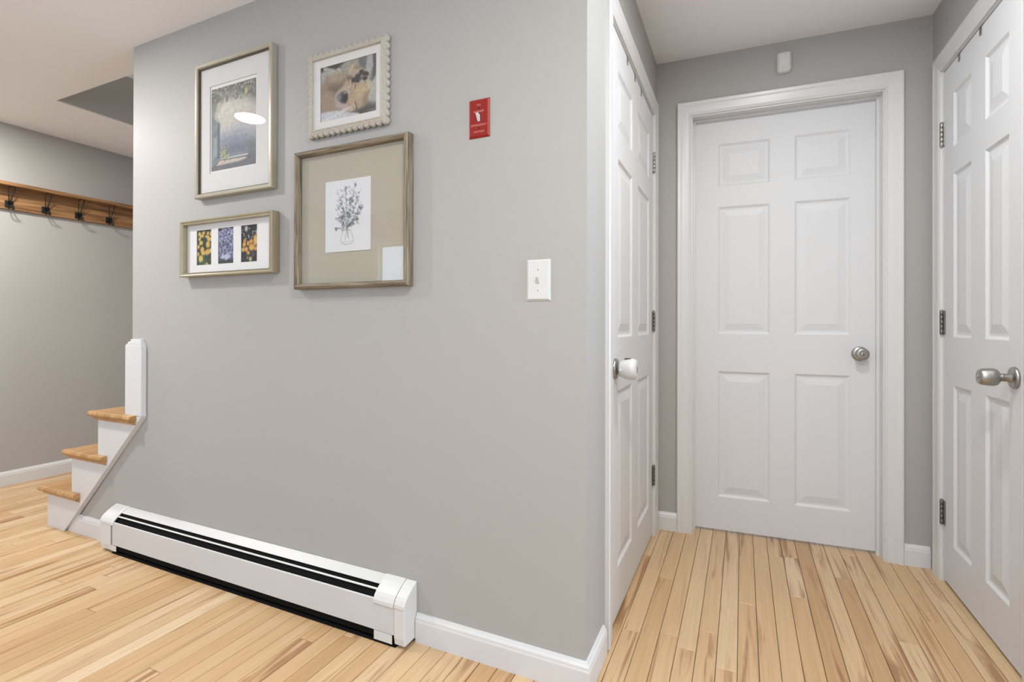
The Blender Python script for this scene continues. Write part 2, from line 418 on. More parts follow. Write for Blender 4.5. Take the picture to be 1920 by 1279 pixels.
def plank_geo(x0, x1, a, b_):
    g = GAP / 2; e = .0016; d = .0013
    xo0, xo1, yo0, yo1 = x0 + g, x1 - g, a + g * .7, b_ - g * .7
    vs = [(xo0, yo0, -.012), (xo1, yo0, -.012), (xo1, yo1, -.012), (xo0, yo1, -.012),
          (xo0, yo0, -d), (xo1, yo0, -d), (xo1, yo1, -d), (xo0, yo1, -d),
          (xo0 + e, yo0 + e, 0), (xo1 - e, yo0 + e, 0), (xo1 - e, yo1 - e, 0), (xo0 + e, yo1 - e, 0)]
    fs = [(0, 1, 5, 4), (1, 2, 6, 5), (2, 3, 7, 6), (3, 0, 4, 7), (4, 5, 9, 8), (5, 6, 10, 9), (6, 7, 11, 10), (7, 4, 8, 11), (8, 9, 10, 11)]
    return vs, fs
scored = []
for p in planks:
    x0, x1, a, b_ = p; xm = (x0 + x1) / 2; n = 8; A = 0
    for i in range(n):
        y0, y1 = a + (b_ - a) * i / n, a + (b_ - a) * (i + 1) / n
        if seen(xm, (y0 + y1) / 2):
            q = [project(x0, y0, 0), project(x1, y0, 0), project(x1, y1, 0), project(x0, y1, 0)]
            if None in q: continue
            A += abs(sum(q[j][0] * q[(j + 1) % 4][1] - q[(j + 1) % 4][0] * q[j][1] for j in range(4))) / 2
    scored.append((A, p))
scored.sort(key=lambda t: -t[0])
fo = Vector(fl['_w'])
def tone_of(p):
    # the hall and the room share the same stock; tone, seed and streakiness are random per strip
    t = min(1, max(0, random.gauss(.52, .17))); return t, random.random(), random.random() ** 2.3
rest_v, rest_f, rest_t = [], [], []
for i, (A, p) in enumerate(scored):
    vs, fs = plank_geo(*p); t = tone_of(p)
    vs = [(v[0] - fo[0], v[1] - fo[1], v[2] - fo[2]) for v in vs]
    if A > 0 and i < 290:
        me = bpy.data.meshes.new('plank'); me.from_pydata(vs, [], fs)
        at = me.attributes.new('tone', 'FLOAT_VECTOR', 'POINT'); at.data.foreach_set('vector', [c_ for _ in vs for c_ in t])
        me.materials.append(M['floor']); o = bpy.data.objects.new('plank', me); COL.objects.link(o); o.parent = fl
    else:
        o_ = len(rest_v); rest_v += vs; rest_f += [tuple(j + o_ for j in f) for f in fs]; rest_t += [c_ for _ in vs for c_ in t]
me = bpy.data.meshes.new('plank_field'); me.from_pydata(rest_v, [], rest_f)
at = me.attributes.new('tone', 'FLOAT_VECTOR', 'POINT'); at.data.foreach_set('vector', rest_t)
me.materials.append(M['floor']); o = bpy.data.objects.new('plank_field', me); COL.objects.link(o); o.parent = fl; o['kind'] = 'stuff'

# ------------------------------------------------------------------ baseboards
BH = .089
BASE = [(0, 0), (0, .014), (BH - .024, .014), (BH - .019, .0125), (BH - .012, .0115), (BH - .006, .0075), (BH, .005), (BH, 0)]
HX0, HX1h = -2.635, -.958      # ends of the baseboard heater
mb = MB(); mb.sweep(BASE, (HX1h + .002, 0, 0), (1, 0, 0), XC - HX1h - .002, (0, 0, 1), (0, -1, 0), 0, 0, 0, 1)
mb.build('baseboard_front', M['trim'], label='white baseboard between the heater and the hall corner', **ST)
mb = MB(); mb.sweep(BASE, (XC, 0, 0), (0, 1, 0), .186, (0, 0, 1), (1, 0, 0), 0, 0, -1, 0)
mb.build('baseboard_corner', M['trim'], label='short white baseboard turning the corner into the hall', **ST)
mb = MB(); mb.sweep(BASE, (-3.03, 0, 0), (1, 0, 0), HX0 + 3.03 - .002, (0, 0, 1), (0, -1, 0), .86, 0, 0, 0)
mb.build('baseboard_stair', M['trim'], label='white baseboard between the stairs and the heater', **ST)
mb = MB(); mb.sweep(BASE, (XF, YB, 0), (0, 1, 0), YS - YB, (0, 0, 1), (1, 0, 0))
mb.build('baseboard_left', M['trim'], label='white baseboard along the far left wall', **ST)
def back_part(name, mbx, m, label, **k):
    t = thing(name, label=label, kind='structure', loc=BACK, rotz=RB, local=True)
    return t
# ------------------------------------------------------------------ door sets
CASE = [(0, 0), (0, .007), (.004, .0095), (.010, .0085), (.013, .0105), (.030, .0125), (.044, .0135), (.050, .017), (.062, .018), (.066, .015), (.066, 0)]
CASE2 = [(0, 0), (0, .007), (.004, .009), (.011, .008), (.014, .010), (.030, .012), (.046, .0135), (.052, .016), (.064, .016), (.067, .013), (.067, 0)]

def six_panel(parent, w_, h_, px, pz, thick=.035):
    """moulded six panel slab, front face on local y=0 facing -y; px: panel x ranges, pz: panel z ranges"""
    xs = [0] + [v for r in px for v in r] + [w_]; zs = [0] + [v for r in pz for v in r] + [h_]
    mb_ = MB(); z0 = .012
    zs[0] = z0
    idx = {}
    def V(i, j): return (xs[i], 0.0, zs[j])
    for i in range(len(xs) - 1):
        for j in range(len(zs) - 1):
            if i % 2 == 1 and j % 2 == 1: continue
            mb_.add([V(i, j), V(i + 1, j), V(i + 1, j + 1), V(i, j + 1)], [(0, 1, 2, 3)])
    mb_.add([(0, thick, z0), (w_, thick, z0), (w_, thick, h_), (0, thick, h_), (0, 0, z0), (w_, 0, z0), (w_, 0, h_), (0, 0, h_)],
            [(0, 3, 2, 1), (0, 1, 5, 4), (1, 2, 6, 5), (2, 3, 7, 6), (3, 0, 4, 7)])
    me_obj = mb_.build('door_slab', M['door'], parent)
    prof = [(0, 0), (.004, .0026), (.009, .0062), (.013, .0072), (.020, .0072), (.024, .0065), (.046, .0022), (.049, .0014)]
    for a, b2 in px:
        for c_, d_ in pz:
            p = MB(); vs = []
            for o_, dep in prof:
                vs += [(a + o_, dep, c_ + o_), (b2 - o_, dep, c_ + o_), (b2 - o_, dep, d_ - o_), (a + o_, dep, d_ - o_)]
            fs = []
            for q in range(len(prof) - 1):
                for r in range(4):
                    fs.append((q * 4 + r, q * 4 + (r + 1) % 4, (q + 1) * 4 + (r + 1) % 4, (q + 1) * 4 + r))
            n = (len(prof) - 1) * 4; fs.append((n, n + 1, n + 2, n + 3))
            p.add(vs, fs)
            # back of the panel closes it
            p.add([(a, thick - .002, c_), (b2, thick - .002, c_), (b2, thick - .002, d_), (a, thick - .002, d_)], [(0, 3, 2, 1)])
            o = p.build('panel', M['door'], parent)
    return me_obj
PZ = [(.174, .792), (.977, 1.604), (1.7046, 1.915)]

def casing_set(name, label, loc, rotz, x0, x1, top, prof, jamb_depth, floor0=0.0, stop=None):
    """door casing and jamb in local coords: wall face on y=0, opening x0..x1"""
    t = thing(name, label=label, kind='structure', loc=loc, rotz=rotz, local=True)
    r = .006
    MB().sweep(prof, (x0 - r, 0, 0), (0, 0, 1), top + r, (-1, 0, 0), (0, -1, 0), 0, 1).build('side_casing', M['trim'], t)
    MB().sweep(prof, (x1 + r, 0, 0), (0, 0, 1), top + r, (1, 0, 0), (0, -1, 0), 0, 1).build('side_casing', M['trim'], t)
    MB().sweep(prof, (x0 - r, 0, top + r), (1, 0, 0), x1 - x0 + 2 * r, (0, 0, 1), (0, -1, 0), -1, 1).build('head_casing', M['trim'], t)
    j = MB(); j.box(x0 - .02, x0, 0, jamb_depth, 0, top + .02); j.box(x1, x1 + .02, 0, jamb_depth, 0, top + .02); j.box(x0, x1, 0, jamb_depth, top, top + .02)
    j.build('jamb', M['trim'], t)
    if stop:
        s_ = MB(); s_.box(x0, x0 + .011, stop[0], stop[1], 0, top); s_.box(x1 - .011, x1, stop[0], stop[1], 0, top); s_.box(x0 + .011, x1 - .011, stop[0], stop[1], top - .011, top)
        s_.build('stop', M['trim'], t)
    return t

def hinge(parent, x, z, side, leafed):
    """hinge on the slab face at local x; side=+1 leaf shows towards +x; leafed hinges show a broad plate with two slots"""
    h = MB(); zz = z - .0470; n = 5
    for k in range(n): h.lathe([(0, .0058), (.0006, .0066), (.0178, .0066), (.0185, .0058)], (x, -.0068, zz + k * .0189), (0, 0, 1), 14)
    o = h.build('hinge', M['steel'] if not leafed else M['hinge'], parent)
    MB().lathe([(0, .003), (.001, .0048), (.003, .0048), (.004, .002)], (x, -.0068, z + .0476), (0, 0, 1), 12).build('pin', M['steel'], o)
    wl = .020 if leafed else .016
    MB().box(x + (.0 if side > 0 else -wl), x + (wl if side > 0 else 0), -.0045 if leafed else -.0035, -.0003, z - .0470, z + .0470).build('leaf', M['steel'] if not leafed else M['hinge'], o, bevel=.0005)
    if leafed:
        for dz in (-.019, .019):
            xc_ = x + side * .0095
            MB().box(xc_ - .0035, xc_ + .0035, -.0050, -.0040, z + dz - .010, z + dz + .010).build('slot', M['dark_hole'], o)
    return o

# --- door at the end of the hall
d = thing('door_1', label='white six-panel door closed at the end of the hall', kind='structure',
          loc=(XC - math.sin(RB) * BREC + math.cos(RB) * BD0, LB + math.cos(RB) * BREC + math.sin(RB) * BD0, 0), rotz=RB, local=True)
DW = BD1 - BD0
six_panel(d, DW, 2.033, [(.110, .340), (.443, .668)], PZ)
kn = MB().lathe([(0, .0325), (.003, .0325), (.006, .030), (.009, .022), (.012, .0135), (.020, .0125)], (DW - .064, 0, .893), (0, -1, 0)).build('doorknob', M['nickel'], d)
MB().lathe([(.016, .0125), (.024, .0135), (.028, .020), (.034, .0262), (.042, .0275), (.050, .0262), (.0545, .0225), (.0560, .018), (.0555, .010), (.0550, .0)], (DW - .064, 0, .893), (0, -1, 0)).build('knob', M['nickel'], kn)
MB().lathe([(.0550, .0085), (.0575, .0080), (.0580, .0072)], (DW - .064, 0, .893), (0, -1, 0), 24).build('lock_cylinder', M['steel'], kn)
MB().box(DW - .0655, DW - .0625, -.0587, -.0575, .8885, .8975).build('keyhole', M['dark_hole'], kn)
casing_set('trim_1', 'white moulded casing around the door at the end of the hall', BACK, RB, BD0 - .006, BD1 + .006, DH + .006, CASE, .14, stop=(BREC - .018, BREC - .001))
# --- left hall door
d = thing('door_2', label='white six-panel door on the left side of the hall', kind='structure', loc=(XC - .002, LD0, 0), rotz=math.pi / 2, local=True)
DW = LD1 - LD0
six_panel(d, DW, 2.03, [(.108, .355), (.477, .745)], PZ)
for z in (1.806, 1.039, .294): hinge(d, DW + .004, z, -1, z < 1.5)
kn = MB().lathe([(0, .0355), (.004, .0355), (.0080, .0335), (.0095, .026), (.0105, .017), (.022, .016)], (.062, 0, .872), (0, -1, 0)).build('doorknob', M['nickel'], d)
casing_set('trim_2', 'white casing around the door on the left side of the hall', (XC, LD0 - .005, 0), math.pi / 2, 0, LD1 - LD0 + .010, DH + .002, CASE2, WT)
kc = (XC - .002, LD0 + .062, .872)
cover = thing('knob_cover', 'white plastic child-safety cover over the left doorknob', 'knob cover', loc=(kc[0], kc[1], kc[2] - .03))
MB().lathe([(.016, .022), (.018, .0262), (.024, .0290), (.040, .0342), (.055, .0368), (.064, .0362), (.071, .0330), (.0745, .0270), (.0752, .014), (.0752, 0)], kc, (1, 0, 0), 40).build('shell', M['plastic'], cover)
MB().box(kc[0] + .034, kc[0] + .056, kc[1] - .010, kc[1] + .010, kc[2] + .0338, kc[2] + .0368).build('grip_slot', M['dark_hole'], cover, bevel=.001)
MB().box(kc[0] + .0740, kc[0] + .0760, kc[1] - .003, kc[1] + .003, kc[2] - .011, kc[2] + .011).build('front_slot', M['dark_hole'], cover)
MB().lathe([(0, .0045), (.002, .0045), (.003, .003)], (kc[0] + .026, kc[1] - .0297, kc[2] - .002), (0, -1, 0), 16).build('button', M['plastic'], cover)
# --- right hall door
d = thing('door_3', label='white six-panel closet door on the right side of the hall', kind='structure', loc=(XR + .002, RD1, 0), rotz=-math.pi / 2, local=True)
DW = RD1 - RD0
six_panel(d, DW, 2.03, [(.098, .262), (.374, .538)], PZ)
for z in (1.785, 1.033, .276): hinge(d, -.004, z, 1, z < 1.5)
kx = DW - .050
kn = MB().lathe([(0, .0325), (.004, .0325), (.0065, .0315), (.008, .0305), (.0095, .020), (.012, .0125), (.034, .0115)], (kx, 0, .868), (0, -1, 0)).build('doorknob', M['nickel'], d)
MB().lathe([(.030, .0115), (.033, .0125), (.034, .0095), (.037, .0095), (.038, .0180), (.042, .0235), (.049, .0265), (.058, .0268), (.070, .0255), (.079, .0238), (.0840, .0212), (.0858, .014), (.0850, .0065), (.0850, 0)], (kx, 0, .868), (0, -1, 0)).build('knob', M['nickel'], kn)
MB().lathe([(.0848, .0055), (.0868, .0052), (.0872, .003)], (kx, 0, .868), (0, -1, 0), 20).build('push_button', M['steel'], kn)
MB().box(DW - .0005, DW + .0012, .006, .030, .838, .898).build('latch_plate', M['steel'], d)
casing_set('trim_3', 'white casing around the closet door on the right side of the hall', (XR, RD1 + .005, 0), -math.pi / 2, 0, RD1 - RD0 + .010, DH + .002, CASE2, WT)
# baseboard pieces on the end wall, between the casings
t = thing('baseboard_back', label='short white baseboards either side of the door at the end of the hall', kind='structure', loc=BACK, rotz=RB, local=True)
MB().sweep(BASE, (.012, 0, 0), (1, 0, 0), BD0 - .084 - .012 + .006, (0, 0, 1), (0, -1, 0)).build('base_strip', M['trim'], t)
MB().sweep(BASE, (BD1 + .078, 0, 0), (1, 0, 0), WW - BD1 - .078 - .012, (0, 0, 1), (0, -1, 0)).build('base_strip', M['trim'], t)
t = MB().sweep(BASE, (XR, 0, 0), (0, 1, 0), RD0 - .083, (0, 0, 1), (-1, 0, 0)).build('baseboard_right', M['trim'], label='white baseboard before the closet door on the right', **ST)

# over-the-door hooks
def door_hook(x, y, dx, label):
    t_ = thing('door_hook', label, 'hook', loc=(x, y, 2.0), group='metal clips over the hall doors')
    MB().box(min(x, x + dx * .0016), max(x, x + dx * .0016), y - .009, y + .009, 2.004, 2.0335).build('strap', M['steel'], t_)
    MB().box(min(x - dx * .02, x + dx * .0016), max(x - dx * .02, x + dx * .0016), y - .009, y + .009, 2.0305, 2.0325).build('top_bend', M['steel'], t_)
door_hook(XC - .0018, .545, 1, 'metal over-door clip nearest the latch on the left hall door')
door_hook(XC - .0018, .690, 1, 'middle metal over-door clip on the left hall door')
door_hook(XC - .0018, .830, 1, 'metal over-door clip nearest the hinges on the left hall door')
door_hook(XR + .0018, .845, -1, 'metal over-door clip nearest the knob side of the right closet door')
door_hook(XR + .0018, 1.030, -1, 'metal over-door clip nearest the hinges of the right closet door')

# sensor above the end door
t = thing('wall_sensor', 'small white rounded alarm sensor above the end door', 'sensor', loc=(XC + math.cos(RB) * .5665, LB + math.sin(RB) * .5665, 2.182), rotz=RB, local=True)
def rbox(w_, h_, r, y0, y1, inset=0, n=6):
    pts = []
    for cx, cz, a0 in ((w_ / 2 - r, h_ - r, 0), (-w_ / 2 + r, h_ - r, 90), (-w_ / 2 + r, r, 180), (w_ / 2 - r, r, 270)):
        for k in range(n + 1):
            a = math.radians(a0 + 90 * k / n); pts.append((cx + (r - inset) * math.cos(a), cz + (r - inset) * math.sin(a)))
    return pts
s_ = MB(); outl = [(0, 0), (.020, 0), (.027, .003), (.030, .009)]
rings = [rbox(.060, .094, .015, 0, 0, i_) for _, i_ in outl]; n = len(rings[0])
vs = [(p[0], -y_, p[1]) for (y_, i_), r in zip(outl, rings) for p in r]
fs = [(q * n + i, q * n + (i + 1) % n, (q + 1) * n + (i + 1) % n, (q + 1) * n + i) for q in range(3) for i in range(n)]
s_.add(vs, fs, True); s_.add([(p[0], -.030, p[1]) for p in rings[-1]], [tuple(range(n))]); s_.add([(p[0], 0, p[1]) for p in rings[0]], [tuple(range(n))[::-1]])
s_.build('housing', M['plastic'], t)
MB().box(-.018, .018, -.0312, -.029, .020, .074).build('lens', mat('sensor_lens', (.66, .66, .65), .35), t, bevel=.0008)

# ------------------------------------------------------------------ baseboard heater
hx0, hx1 = HX0, HX1h
ht = thing('baseboard_heater', 'long white baseboard heater with black slots under the pictures', 'heater', loc=((hx0 + hx1) / 2, -.035, 0))
B0, B1 = hx0 + .09, hx1 - .042
def strip_(poly, name, m, a=B0, b_=B1, **k): return MB().prism(poly, 0, a, b_).build(name, m, ht, **k)
strip_([(-.001, .010), (-.004, .010), (-.004, .184), (-.032, .1675), (-.0335, .1695), (-.003, .1875), (-.001, .1875)], 'top_cover', M['heater'])
strip_([(-.0440, .1600), (-.0450, .1615), (-.0490, .1575), (-.0480, .1560)], 'damper_strip', M['cap'])
strip_([(-.0630, .1400), (-.0660, .1370), (-.0660, .0390), (-.0605, .0370), (-.0605, .0390), (-.0640, .0405), (-.0640, .1355), (-.0615, .1380)], 'front_panel', M['heater'])
strip_([(-.005, .014), (-.058, .014), (-.0585, .130), (-.043, .151), (-.030, .163), (-.005, .178)], 'shade_infill', M['black'])  # solid black filler, gives the slots the dark of a shaded recess
MB().box(B0 - .005, B1 + .005, -.0650, -.004, .0005, .004).build('floor_shade', M['black'], ht)  # black strip on the floor, stands for the shade under the heater
for xx in (B0 + .12, B0 + .38, B0 + .66, B0 + .95, B0 + 1.24):
    MB().box(xx - .0015, xx + .0015, -.0635, -.055, .126, .139).build('bracket', M['black'], ht)
CAPP = [(0, .1895), (-.004, .1895), (-.022, .1815), (-.040, .1700), (-.0545, .1595), (-.0635, .1500), (-.0695, .1385), (-.0705, .1290), (-.0685, .1250), (-.0685, .0330), (-.0670, .0270), (-.0650, .0110), (0, .0110)]
MB().prism(CAPP, 0, hx1 - .041, hx1, False).build('end_cap', M['cap'], ht, bevel=.0045, segs=3)
MB().prism(CAPP, 0, hx0, hx0 + .078, False).build('end_cap', M['cap'], ht, bevel=.0045, segs=3)
tab = [(0, .1890), (-.004, .1890), (-.022, .1805), (-.040, .1690), (-.0545, .1585), (-.0630, .1490), (-.0690, .1380), (-.0698, .1270), (-.0672, .1230), (-.0672, .1245), (-.060, .145), (-.038, .166), (-.003, .186)]
MB().prism(tab, 0, hx1 - .122, hx1 - .0425).build('splice_cover', M['cap'], ht)
MB().prism(tab, 0, hx0 + .0795, hx0 + .1005).build('splice_cover', M['cap'], ht)
MB().box(hx1 - .122, hx1 - .050, -.0655, -.0640, .008, .037).build('lower_tab', M['cap'], ht)
MB().box(hx0 + .0795, hx0 + .118, -.0655, -.0640, .012, .036).build('lower_tab', M['cap'], ht)
for k in range(4): MB().box(hx1 - .112, hx1 - .064, -.0668, -.0655, .046 + k * .0055, .0475 + k * .0055).build('embossed_line', M['heater'], ht)

# ------------------------------------------------------------------ staircase
SX, RUN, RISE = -3.193, .2245, .2045
stt = thing('staircase', 'wooden stairs with oak treads and white sides rising behind the wall', 'stairs', loc=(-2.9, .5, 0))
TH = .025; NS = 8; SW = YS - .004
pts = [(SX, 0.0)]
for k in range(3):
    pts += [(SX + k * RUN, (k + 1) * RISE - .026), (SX + (k + 1) * RUN, (k + 1) * RISE - .026)]
px_ = SX + 3 * RUN          # left edge of the post
PX0, PX1 = -2.532, -2.412
pts[-1] = (PX0, 3 * RISE - .026)
pts += [(PX0, .61), (PX1, .61), (PX1, .607), (-3.0456 + .010, 0.0)]
MB().prism([(p[0], p[1]) for p in pts], 1, -TH, -.0005).build('stringer', M['trim'], stt)
post = MB().box(PX0, PX1, -TH, -.0005, .61, .925)
newel = post.build('newel_board', M['trim'], stt, bevel=.003)
cp = MB(); cp.box(PX0 + .006, PX1 - .004, -TH + .001, -.0005, .925, .9305); cp.box(PX0 + .013, PX1 - .010, -TH + .004, -.0005, .9305, .9405); cp.box(PX0 + .024, PX1 - .018, -TH + .009, -.0005, .9405, .952)
cp.build('cap', M['trim'], newel, bevel=.0015)
NOSE = [(.0, .0), (.006, -.002), (.012, -.008), (.013, -.014), (.011, -.020), (.006, -.0255), (.0, -.027)]   # outward, down
for k in range(NS):
    zt = (k + 1) * RISE; xr_ = SX + k * RUN; n0 = xr_ - .036
    if k < 3:
        y0 = -TH - .030; xe_ = min(xr_ + RUN + .002, XL - .0015)
        tr = MB().prism([(n0 + .013, zt), (n0 + .005, zt - .003), (n0, zt - .0125), (n0 + .004, zt - .022), (n0 + .012, zt - .026), (xe_, zt - .026), (xe_, zt)], 1, -TH + .0005, SW)
        o = tr.build('tread', M['tread'], stt)
        # return nosing along the open side
        nb = MB().prism([(y0 + .012, zt), (y0 + .004, zt - .003), (y0, zt - .0125), (y0 + .004, zt - .022), (y0 + .012, zt - .026), (-TH, zt - .026), (-TH, zt)], 0, n0 + .002, n0 + .335)
        nb.build('return_nosing', M['tread'], o)
        MB().prism([(-TH, zt - .027), (y0 + .013, zt - .027), (y0 + .016, zt - .034), (y0 + .023, zt - .041), (-TH, zt - .044)], 0, n0 + .026, n0 + .330).build('scotia', M['tread'], o)
    else:
        MB().prism([(n0 + .013, zt), (n0 + .005, zt - .003), (n0, zt - .0125), (n0 + .004, zt - .022), (n0 + .012, zt - .026), (xr_ + RUN + .002, zt - .026), (xr_ + RUN + .002, zt)], 1, WT + .004, SW).build('tread', M['tread'], stt)
    y0_ = .0 if k < 3 else WT + .004
    MB().box(xr_, xr_ + .018, y0_ + .0005, SW, k * RISE + .001, zt - .0265).build('riser', M['trim'], stt)

# ------------------------------------------------------------------ coat rack on the far left wall
rk = thing('coat_rack', 'rustic wooden shelf rail with black hooks on the far wall', 'coat rack', loc=(XF, .1, 1.737))
MB().box(XF, XF + .020, -.72, .98, 1.739, 1.876).build('back_board', M['rack'], rk, bevel=.002)
MB().box(XF, XF + .092, -.74, 1.0, 1.876, 1.898).build('shelf_board', M['rack'], rk, bevel=.002)
for y in (-.54, -.355, -.170, .010, .190, .372, .553, .738):
    z = 1.769; X0 = XF + .020
    hk = MB().box(X0, X0 + .006, y - .020, y + .020, z - .020, z + .022).build('coat_hook', M['iron'], rk, bevel=.001)
    up_ = [(X0 + .008, y - .004, z), (X0 + .020, y - .007, z + .035), (X0 + .034, y - .014, z + .075), (X0 + .042, y - .016, z + .095), (X0 + .048, y - .011, z + .106), (X0 + .050, y, z + .110),
           (X0 + .048, y + .011, z + .106), (X0 + .042, y + .016, z + .095), (X0 + .034, y + .014, z + .075), (X0 + .020, y + .007, z + .035), (X0 + .008, y + .004, z)]
    MB().tube(up_, .0030).build('upper_prong', M['iron'], hk)
    lo_ = [(X0 + .008, y - .005, z - .004), (X0 + .018, y - .009, z - .024), (X0 + .034, y - .012, z - .034), (X0 + .050, y - .009, z - .026), (X0 + .056, y, z - .012),
           (X0 + .050, y + .009, z - .026), (X0 + .034, y + .012, z - .034), (X0 + .018, y + .009, z - .024), (X0 + .008, y + .005, z - .004)]
    MB().tube(lo_, .0030).build('lower_prong', M['iron'], hk)

# ------------------------------------------------------------------ ceiling lamps
for lx, ly, i in LAMPS:
    H_ = {5: 4.4, 6: HB}.get(i, H)
    names = ['round recessed ceiling light over the left part of the room', 'round recessed ceiling light in front of the hall opening',
             'round recessed ceiling light by the narrow rear window', 'round recessed ceiling light by the wide rear window', 'round recessed ceiling light at the right end of the room', 'unseen round light added over the upper stair landing to brighten the stairwell', 'round recessed ceiling light inside the short hall']
    t = thing('ceiling_light', names[i], 'ceiling light', loc=(lx, ly, H_), group='recessed ceiling lights')
    R0, DEP = .086, .022
    MB().lathe([(0, R0), (-.004, R0 + .001), (-.006, R0 + .008), (-.004, R0 + .020), (0, R0 + .022)], (lx, ly, H_), (0, 0, 1), 48).build('trim_ring', M['ring'], t)
    MB().lathe([(-.0045, R0 - .004), (-.003, R0 - .002), (-.001, 0)], (lx, ly, H_), (0, 0, 1), 48).build('diffuser', M['lamp'], t)
    L = bpy.data.lights.new('lamp_light', 'AREA'); L.shape = 'DISK'; L.size = R0 * 2 - .012; L.energy = LAMP_POWER[i]; L.color = {6: (.95, .975, 1.0), 1: (1.0, .955, .865)}.get(i, WARM)
    o = bpy.data.objects.new('lamp_light', L); COL.objects.link(o); o.parent = t; o.location = (0, 0, -.0075)

# ------------------------------------------------------------------ switches
def plate(name, label, cx, cz, w_, h_, m, toggle_m, text=None):
    t_ = thing(name, label, 'light switch', loc=(cx, 0, cz - h_ / 2))
    x0, x1, z0, z1 = cx - w_ / 2, cx + w_ / 2, cz - h_ / 2, cz + h_ / 2
    b_ = .0055
    p = MB().add([(x0, -.0003, z0), (x1, -.0003, z0), (x1, -.0003, z1), (x0, -.0003, z1), (x0, -.0018, z0), (x1, -.0018, z0), (x1, -.0018, z1), (x0, -.0018, z1),
                  (x0 + b_, -.0062, z0 + b_), (x1 - b_, -.0062, z0 + b_), (x1 - b_, -.0062, z1 - b_), (x0 + b_, -.0062, z1 - b_)],
                 [(0, 3, 2, 1), (0, 1, 5, 4), (1, 2, 6, 5), (2, 3, 7, 6), (3, 0, 4, 7), (4, 5, 9, 8), (5, 6, 10, 9), (6, 7, 11, 10), (7, 4, 8, 11), (8, 9, 10, 11)])
    pl_ = p.build('plate', m, t_)
    MB().box(cx - .0052, cx + .0052, -.0066, -.0060, cz - .0122, cz + .0122).build('toggle_slot', M['dark_hole'] if text else M['plastic'], t_)
    tg = MB(); tg.add([(cx - .0042, -.0062, cz - .0110), (cx + .0042, -.0062, cz - .0110), (cx + .0042, -.0062, cz + .0085), (cx - .0042, -.0062, cz + .0085),
                       (cx - .0038, -.0085, cz - .0090), (cx + .0038, -.0085, cz - .0090), (cx + .0033, -.0200, cz + .0070), (cx - .0033, -.0200, cz + .0070),
                       (cx + .0033, -.0185, cz + .0120), (cx - .0033, -.0185, cz + .0120)],
                      [(0, 3, 2, 1), (0, 1, 5, 4), (4, 5, 6, 7), (7, 6, 8, 9), (9, 8, 2, 3), (1, 2, 8, 6, 5), (0, 4, 7, 9, 3)])
    tg.build('toggle', toggle_m, t_)
    for s in (-1, 1):
        sc_ = MB().lathe([(0, .0030), (.0008, .0028), (.0010, .0015)], (cx, -.0060, cz + s * .0302), (0, -1, 0), 14).build('screw', M['dark_hole'] if text else M['plastic'], t_)
        MB().box(cx - .0005, cx + .0005, -.0074, -.0069, cz + s * .0302 - .0022, cz + s * .0302 + .0022).build('screw_slot', M['dark_hole'], sc_)
    return t_
plate('light_switch', 'white toggle light switch plate low on the front wall near the corner', -.5362, 1.1515, .0735, .1195, M['plastic'], M['plastic'])
rp = plate('emergency_switch', 'red emergency switch plate with white toggle high on the front wall', -.7320, 1.6530, .0710, .1180, M['red'], M['plastic'], True)
def lettering(parent, s, x, z, size):
    cu = bpy.data.curves.new('lettering', 'FONT'); cu.body = s; cu.size = size; cu.align_x = 'CENTER'; cu.align_y = 'CENTER'; cu.extrude = .0001; cu.space_character = 1.15
    tmp = bpy.data.objects.new('lettering_tmp', cu); COL.objects.link(tmp)
    dg = bpy.context.evaluated_depsgraph_get()
    me_ = bpy.data.meshes.new_from_object(tmp.evaluated_get(dg)); bpy.data.objects.remove(tmp)
    o_ = bpy.data.objects.new('lettering', me_); COL.objects.link(o_); me_.materials.clear(); me_.materials.append(M['redtext'])
    o_.parent = parent; pw = Vector(parent['_w']); o_.location = Vector((x, -.0064, z)) - pw; o_.rotation_euler = (math.pi / 2, 0, 0)
for s, dz in (('OIL', .0400), ('BURNER', .0200), ('EMERGENCY', -.0215), ('SWITCH', -.0420)): lettering(rp, s, -.7320, 1.6530 + dz, .0085)

